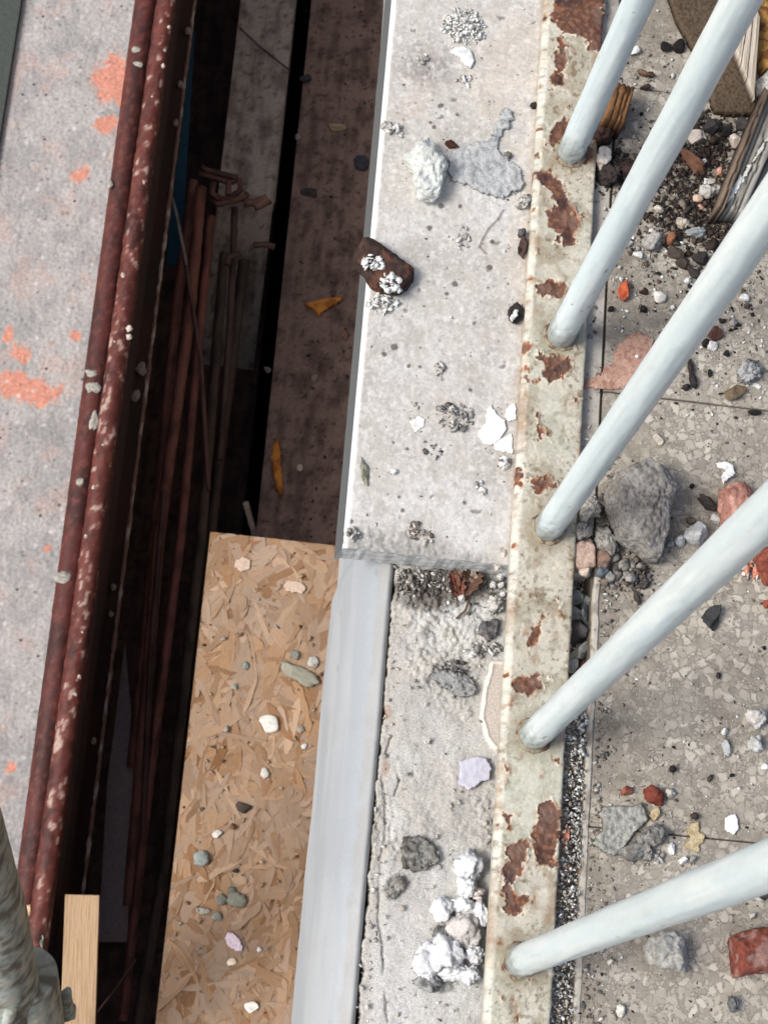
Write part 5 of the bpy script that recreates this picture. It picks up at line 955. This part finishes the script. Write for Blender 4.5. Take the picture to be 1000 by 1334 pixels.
lump('brick_chip', 'bright orange brick chip between the second and third baluster', 'brick chip', 813, 377, 15, 32, 0.008, S(184, 92, 60), S(164, 78, 52), rot=-6, seed=171, facets=9)
mid_ = [(860,386,17,17,.004,S(214,212,204),20,'white triangular chip right of the orange brick chip',172,6),(838,380,12,6,.004,S(70,46,40),0,'small maroon chip right of the orange brick chip',173,6),(838,402,10,9,.004,S(34,32,32),0,'black chip below the maroon chip',174,7),(795,402,8,7,.004,S(40,36,34),0,'black chip on the coping joint below the orange brick chip',175,7),(876,400,7,6,.004,WHITE,0,'tiny white grain touching the third baluster',176,6),(890,342,20,12,.007,S(66,58,54),-30,'dark slab of soil between the black clod and the third baluster',177,7),(902,355,26,14,.006,S(58,54,52),-35,'long dark clod beside the third baluster',178,7),(895,365,10,9,.004,WHITE,0,'white chip under the long dark clod',179,6),
        (931,434,23,18,.008,S(92,64,56),0,'dark reddish brown stone right of the third baluster',180,9),(919,446,12,13,.006,S(44,40,40),0,'black stone touching the dark reddish one',181,8),(927,450,15,14,.004,S(232,232,230),30,'white square chip under the dark reddish stone',182,6),(941,418,9,6,.004,BLACK,20,'black speck above the dark reddish stone',183,6),(946,460,8,8,.004,BLACK,0,'black grain right of the white square chip',184,6),(924,486,5,10,.003,BLACK,10,'thin black grain on the tile below the white square chip',185,6),(961,423,7,5,.003,BLACK,0,'black fleck furthest right of the dark reddish stone',186,6),(954,420,12,12,.004,S(150,146,142),0,'grey crumb beside the black fleck near the right edge',187,0),
        (958,511,30,17,.006,S(116,100,80),28,'olive brown chip below the crystalline grey lump',188,9),(982,537,17,8,.004,S(40,36,36),0,'flat black chip on the tile near the right edge',189,7),(973,398,8,8,.005,S(80,74,70),0,'dark grain right of the third baluster upper part',190,0),(969,388,13,10,.004,S(226,228,226),0,'white chip at the right of the third baluster',191,6),(858,572,13,17,.003,S(206,198,186),30,'cream chip on the tile above the big concrete chunk',192,6),(901,633,6,6,.004,BLACK,0,'black bead with a thin tail beside the big concrete chunk',193,0),
        (922,655,30,15,.007,S(62,58,56),-38,'oval black stone left of the pink brick piece',194,0),(906,694,32,30,.012,S(186,188,188),0,'pale grey angular lump right of the big concrete chunk',195,10),(885,704,15,15,.007,S(196,200,200),0,'small pale lump touching the pale grey angular one',196,9),(900,678,14,10,.006,S(80,74,70),0,'dark stone behind the pale grey angular lump',197,8),(873,708,10,10,.005,S(160,162,162),0,'small grey pebble at the foot of the big concrete chunk',198,8),(783,745,15,15,.010,S(104,114,122),0,'blue-grey pebble at the end of the rail gap',199,8),(795,752,16,14,.008,S(140,140,138),0,'grey pebble right of the blue-grey one',200,8),(760,746,14,12,.009,S(198,184,168),0,'cream pebble left of the blue-grey one',201,8),
        (928,803,24,34,.007,S(60,62,62),-32,'black oval chip alone on the clean tile',202,9),(829,778,8,20,.004,S(66,62,58),20,'thin dark sliver behind the fourth baluster',203,0),(899,776,10,8,.003,S(180,180,176),0,'tiny grey chip left of the black oval chip',204,6),(935,880,6,8,.003,S(60,58,58),0,'dark curved splinter on the tile below the black oval chip',205,6),
        (985,936,27,27,.012,S(206,204,200),0,'round pale lump at the right edge above the fifth baluster',206,0),(983,969,18,22,.009,S(198,200,198),10,'pale lump just below the round pale lump',207,0),(946,973,14,24,.004,S(172,178,178),5,'blue-grey flake left of the two pale lumps',208,7),(943,953,9,10,.004,WHITE,0,'white chip at the tip of the blue-grey flake',209,6),(996,998,10,9,.004,WHITE,0,'white chip at the right frame edge under the pale lumps',210,6),
        (816,1030,16,13,.006,S(150,92,74),0,'small round terracotta chip above the grey mortar pile',211,8),(852,1036,30,25,.009,S(122,62,50),0,'dark red brick piece above the grey mortar pile',212,9),(873,1033,14,14,.005,S(184,184,172),0,'pale pebble touching the dark red brick piece',213,0),(876,1002,10,9,.005,S(46,40,40),0,'round black grain above the dark red brick piece',214,0),(904,1063,10,10,.005,S(66,56,52),0,'round dark grain between mortar pile and white hexagonal flake',215,0),(953,1010,7,5,.003,BLACK,30,'black fleck on the tile above the white hexagonal flake',216,6),(924,1014,6,10,.003,S(70,64,60),-30,'thin dark fleck left of the black fleck',217,6),
        (874,1106,8,16,.004,S(228,232,232),5,'small upright white chip between mortar pile and ochre splash',218,7),(890,1121,14,10,.005,S(216,218,218),10,'white pebble touching the fifth baluster',219,8),(902,1119,9,9,.005,S(150,150,146),0,'grey pebble right of the white pebble at the fifth baluster',220,8),(955,1308,15,22,.008,S(110,112,114),5,'dark grey pebble near the bottom right corner',221,0),(808,1317,13,17,.004,S(206,206,200),0,'pale triangular chip on the floor at the bottom edge',222,6),(795,1253,9,8,.004,S(214,208,198),0,'cream crumb below the fifth baluster near the rail',223,6),(980,1193,9,9,.005,S(200,196,190),0,'pale crumb above the red brick fragment',224,0),(996,1165,16,12,.006,S(70,64,62),0,'dark chip under the fifth baluster at the right edge',225,7),(985,1170,20,5,.003,S(214,214,210),-20,'white sliver under the fifth baluster at the right edge',226,6)]
for px, py, w, h, ht, c, rot, lb, sd, fc in mid_:
    lump('floor_chip' if w < 20 and h < 20 else 'rubble_piece', lb, 'chip' if w < 20 and h < 20 else 'rubble', px, py, w, h, ht, c, c * .72, rot=rot, seed=sd, facets=fc, n=3 if max(w, h) < 20 else 4)
for k, (px, py, w, h, r) in enumerate(((899,478,9,26,12),(902,494,9,26,-22),(893,504,14,9,-25))): 
    if k == 0: tw = lump('twisted_twig', 'twisted black twig-like bit right of the third baluster', 'twig', px, py, w, h, .005, S(48, 44, 44), seed=230, rot=r)
    else: lump('twig_piece', '', '', px, py, w, h, .005, S(50, 46, 46), seed=230 + k, rot=-r, parent=tw)
flake('pink_smear', 'salmon pink mortar smear across the coping joint under the third baluster', 'mortar smear', [(756,508),(764,495),(781,486),(789,474),(797,478),(800,462),(806,446),(818,437),(832,432),(850,440),(852,462),(840,482),(826,498),(812,506),(792,509),(772,507)], 0.0014, S(172, 138, 122), S(150, 114, 99), seed=240, rough=.3, mat=M_RUBBLE, wig=.0012, c3=S(182, 150, 134))
lump('crystalline_lump', 'crinkled metallic grey lump near the right edge', 'lump', 975, 484, 36, 34, .012, S(168, 170, 170), S(96, 96, 98), seed=241, knob=.3)
flake('paint_flake', 'pale flake under the crinkled grey lump', 'paint flake', [(968,495),(984,497),(993,503),(989,507),(972,503)], .001, S(220, 220, 214), seed=242)
chunk('concrete_chunk', 'big rough grey concrete chunk lying on the floor beyond the third baluster', 'concrete chunk', [(790,617),(802,611),(825,605),(840,596),(852,592),(868,597),(876,604),(882,618),(882,640),(875,662),(871,690),(866,714),(861,725),(848,722),(835,711),(818,704),(806,696),(803,676),(795,655)], 0.026, S(150, 147, 142), S(112, 109, 104), seed=243, n=6, rough=0.00085, coarse=0.0016, facets=9, p=5)
chunk('concrete_piece', 'crumbly grey concrete piece left below the big chunk', 'concrete chunk', [(774,690),(782,682),(793,684),(803,700),(802,712),(798,722),(786,712),(778,703)], 0.012, S(164, 162, 156), S(120, 116, 110), seed=244, n=5, rough=0.0011, coarse=0.0024, facets=5, p=3)
chunk('concrete_piece', 'light concrete piece between the rail and the big chunk', 'concrete chunk', [(756,666),(765,648),(775,640),(781,655),(783,670),(770,672),(763,682)], 0.013, S(186, 182, 174), S(140, 134, 126), seed=245, n=5, rough=0.001, coarse=0.0022, facets=6, p=3)
chunk('concrete_piece', 'grey concrete piece at the rail under the light one', 'concrete chunk', [(749,682),(760,678),(770,688),(770,698),(756,702),(748,698)], 0.011, S(166, 162, 156), S(120, 116, 110), seed=246, n=5, rough=0.001, coarse=0.0022, facets=6, p=3)
chunk('pink_stone', 'squarish pink stone block at the end of the coping strip', 'stone block', [(746,708),(760,704),(776,706),(776,738),(762,742),(746,738)], 0.006, S(196, 172, 156), S(170, 148, 134), seed=247, n=5, rough=0.0003, coarse=0.0006, facets=3, p=6)
chunk('brown_stone', 'flat brown stone right of the squarish pink block', 'stone', [(779,716),(792,718),(797,730),(790,742),(778,738)], 0.008, S(142, 118, 104), S(100, 84, 74), seed=248, n=4, rough=0.0004, coarse=0.0012, facets=6, p=4)
heap('grit_heap', 'grit and pebbles piled under the big concrete chunk by the gap', 'grit', 815, 745, 74, 46, 150, .0028, [GREY, DGREY, S(120, 108, 98), S(84, 76, 70)], seed=249, ht=.006, n_sub=2)
heap('grit_heap', 'grit trapped between the light concrete pieces and the big chunk', 'grit', 790, 668, 26, 60, 80, .0024, [GREY, S(110, 96, 84), S(84, 76, 70)], seed=250, ht=.005, n_sub=2)
flake('paint_curl', 'bright white curled paint strip above the pink brick piece', 'paint curl', [(930,604),(942,601),(953,608),(957,618),(954,622),(943,628),(940,636),(936,622),(944,614),(932,610)], .0012, S(240, 242, 242), seed=251, lift=.002, tilt=(.05, 0))
chunk('brick_piece', 'pink brick piece behind the fourth baluster near the right edge', 'brick piece', [(941,634),(952,629),(968,627),(978,632),(990,650),(985,700),(944,690),(941,660)], .018, S(178, 132, 118), S(154, 102, 88), seed=252, c3=S(216, 168, 152), n=5, rough=0.0006, coarse=0.0012, facets=7, p=5)
lump('pale_chip', 'pale chip at the foot of the pink brick piece', 'chip', 934, 676, 20, 14, .006, PALE, seed=253, facets=8, rot=-30)
chunk('brick_piece', 'red brick piece under the fourth baluster at the right edge', 'brick piece', [(984,722),(1000,712),(1020,712),(1020,752),(1000,760),(990,745)], .014, S(146, 84, 66), S(116, 62, 50), seed=254, n=5, rough=0.0007, coarse=0.0015, facets=7, p=5)
heap('plaster_crumbs', 'white and red crumbs beside the red brick piece at the right edge', 'plaster crumbs', 982, 742, 46, 26, 60, .0024, [WHITE, PALE, S(196, 130, 106)], seed=255, ht=.004, n_sub=2)
lump('brick_chip', 'orange brick crumb at the right frame edge below the red brick piece', 'brick chip', 998, 787, 9, 14, .005, BRICK, seed=256, facets=7, n=3)
flake('mortar_flake', 'flat grey mortar flake pile near the fifth baluster and the rail', 'mortar flake', [(770,1098),(784,1080),(786,1070),(778,1060),(786,1050),(806,1048),(824,1050),(836,1044),(842,1056),(844,1068),(834,1080),(824,1090),(818,1100),(806,1110),(800,1116),(786,1112),(778,1104)], .004, S(158, 160, 154), S(130, 130, 124), seed=257, rough=.35, mat=M_RUBBLE, edge=.0012)
chunk('mortar_flake', 'knobbly grey mortar lump beside the flat grey flake pile', 'mortar lump', [(808,1108),(822,1098),(834,1084),(848,1076),(862,1080),(868,1086),(862,1098),(848,1104),(850,1116),(840,1122),(824,1118)], .008, S(142, 142, 138), S(104, 102, 98), seed=258, n=5, rough=0.0012, coarse=0.0028, facets=3, p=3)
heap('grit_heap', 'grey grit below the knobbly grey mortar lump', 'grit', 842, 1116, 50, 22, 44, .0018, [GREY, DGREY, PALE], seed=259, ht=.003)
flake('paint_flake', 'white hexagonal flake lying flat on the tile above the fifth baluster', 'paint flake', [(942,1065),(950,1061),(957,1060),(961,1068),(961,1082),(955,1089),(943,1083)], .0012, S(232, 232, 232), S(222, 222, 222), seed=260, rough=.1, lift=.0008, wig=.0003)
flake('ochre_splash', 'dried ochre splash with ragged rim beside the grey mortar lump', 'mortar splash', [(893,1080),(900,1070),(910,1072),(914,1084),(920,1092),(914,1100),(910,1112),(900,1108),(890,1104),(896,1094)], .0014, S(190, 176, 142), S(160, 144, 110), seed=261, rough=.4, wig=.002, mat=M_RUBBLE)
flake('pale_mortar', 'thin ochre mortar bit under the dark red brick piece', 'mortar bit', [(846,1054),(858,1050),(861,1062),(852,1070),(846,1064)], .003, S(186, 170, 136), seed=262, mat=M_RUBBLE)
chunk('mortar_ball', 'round cracked grey mortar lump on the floor below the fifth baluster', 'mortar lump', [(841,1232),(850,1218),(864,1212),(878,1214),(890,1220),(898,1234),(906,1250),(899,1264),(884,1266),(868,1260),(850,1256),(842,1246)], 0.018, S(178, 178, 172), S(150, 150, 144), seed=263, n=5, rough=0.0007, coarse=0.0016, facets=8, p=2.6)
chunk('brick_fragment', 'red brick fragment with a grey broken face at the right frame edge', 'brick', [(955,1220),(964,1214),(985,1209),(1030,1204),(1034,1262),(1010,1266),(985,1268),(962,1272),(958,1250)], .020, S(134, 74, 60), S(104, 56, 46), seed=264, c3=S(150, 116, 108), n=5, rough=0.0007, coarse=0.0008, facets=4, p=8, speck=0.3)
# loose grit over the whole floor and coping
def scatter(name, label, n, region, size, cols, seed, zf=0.0, inside=None, dens=None):
    rg = np.random.RandomState(seed); pts, sz = [], []
    while len(pts) < n:
        px, py = rg.uniform(region[0], region[2]), rg.uniform(region[1], region[3])
        x, y = at(px, py, zf)
        if inside and not inside(x, y): continue
        if dens is not None and rg.rand() > dens(px, py): continue
        s = size * (0.35 + rg.rand() ** 4 * 2.2); pts.append((x, y, zf + s * .35)); sz.append(s)
    V, Fc, cc = crumbs_mesh(pts, sz, seed, cols, 1); o = mesh_obj(name, V, Fc, M_RUBBLE, None, cc, smooth=False); tag(o, label, 'grit', kind='stuff')
scatter('floor_grit', 'fine grit scattered over the terrazzo floor', 2600, (750, -10, 1010, 1345), .0006, [DGREY, GREY, PALE, BLACK, S(120, 104, 90), WHITE], 301, 0.0, lambda x, y: x > X_COP1 + .003)
scatter('floor_grit', 'denser rubble grit on the floor between second and third baluster', 2600, (770, 60, 1010, 560), .0009, [DGREY, GREY, PALE, BLACK, S(90, 76, 66), WHITE, S(60, 54, 50)], 302, 0.0, lambda x, y: x > X_COP1 + .001, lambda px, py: math.exp(-((py - 280) / 150) ** 2))
scatter('board_dust', 'fine crumbs strewn over the strand board', 260, (205, 690, 420, 1345), .0028, [GREY, S(170, 150, 128), S(150, 126, 100), S(110, 84, 62)], 308, ZO, lambda x, y: x > ZOX + .004 and y < ZOY - .005)
scatter('coping_grit', 'fine grit scattered over the stone coping', 300, (440, -10, 720, 715), .0005, [GREY, DGREY, PALE, S(150, 140, 130), WHITE], 303, 0.0002, lambda x, y: X_COP0 + .006 < x < X_B0 - .002 and y > Y_COP + .004)
scatter('floor_grit', 'crushed grit gathered along the floor edge and under the big chunk', 1100, (745, 560, 860, 1345), .0009, [DGREY, GREY, PALE, S(110, 98, 86), S(140, 130, 118)], 309, 0.0, lambda x, y: x > X_COP1 + .006, lambda px, py: math.exp(-((px - 770 + (py - 740) * .04) / 26) ** 2) + .5 * math.exp(-((py - 730) / 40) ** 2))
scatter('coping_grit', 'grit on the narrow coping strip inside the rail', 160, (745, -10, 800, 735), .0011, [GREY, DGREY, PALE, S(110, 96, 84), BLACK], 304, 0.0002, lambda x, y: X_B1 + .001 < x < X_COP1 - .001 and y > Y_COP + .004)
scatter('bed_grit', 'crumbs scattered over the mortar bed', 420, (465, 735, 665, 1345), .0008, [PALE, PALE, WHITE, S(180, 172, 160), S(150, 142, 132)], 305, ZB, lambda x, y: bed_edge(y) + .004 < x < X_B0 + .004 and y < Y_COP - .004)
scatter('bed_grit', 'dark crumbs under the broken coping end', 700, (505, 735, 660, 800), .0009, [DGREY, GREY, S(80, 72, 66), PALE], 306, ZB, lambda x, y: bed_edge(y) + .003 < x < X_B0 + .004 and y < Y_COP - .0005, lambda px, py: math.exp(-((py - 740) / 26) ** 2))
scatter('bed_grit', 'loose crumbs in the crack along the outer bed edge', 130, (455, 735, 520, 1345), .0010, [GREY, PALE, S(180, 170, 160), PALE], 307, ZB - .002, lambda x, y: bed_edge(y) + .0005 < x < bed_edge(y) + .008)

rg = np.random.RandomState(66); pts, sz, cls = [], [], []
for (x, y, z, r, c) in REG:
    if z < -1 or (x < X_COP0 + .02 and z == 0): continue
    for k in range(int(12 + 2600 * r)):
        a = rg.rand() * 6.283; rr = r * (0.75 + abs(rg.randn()) * 0.55); X_, Y_ = x + rr * math.cos(a), y + rr * math.sin(a)
        if z == 0 and (X_ < X_COP0 + .006 or X_B0 - .003 < X_ < X_B1 + .002 or (X_ < X_COP1 + .002 and Y_ < Y_COP + .003)): continue
        if z < -.01 and not (bed_edge(Y_) + .004 < X_ < X_B0 + .002): continue
        s_ = .00025 + .0008 * rg.rand() ** 4; pts.append((X_, Y_, z + s_ * .3)); sz.append(s_); cls.append(c)
V, Fc, cc = crumbs_mesh(pts, sz, 67, [PALE, GREY, S(130, 122, 112), DGREY, PALE], 1); tag(mesh_obj('rubble_dust', V, Fc, M_RUBBLE, None, cc, smooth=False), 'fine dust and crumbs around the larger rubble pieces', 'dust', kind='stuff')
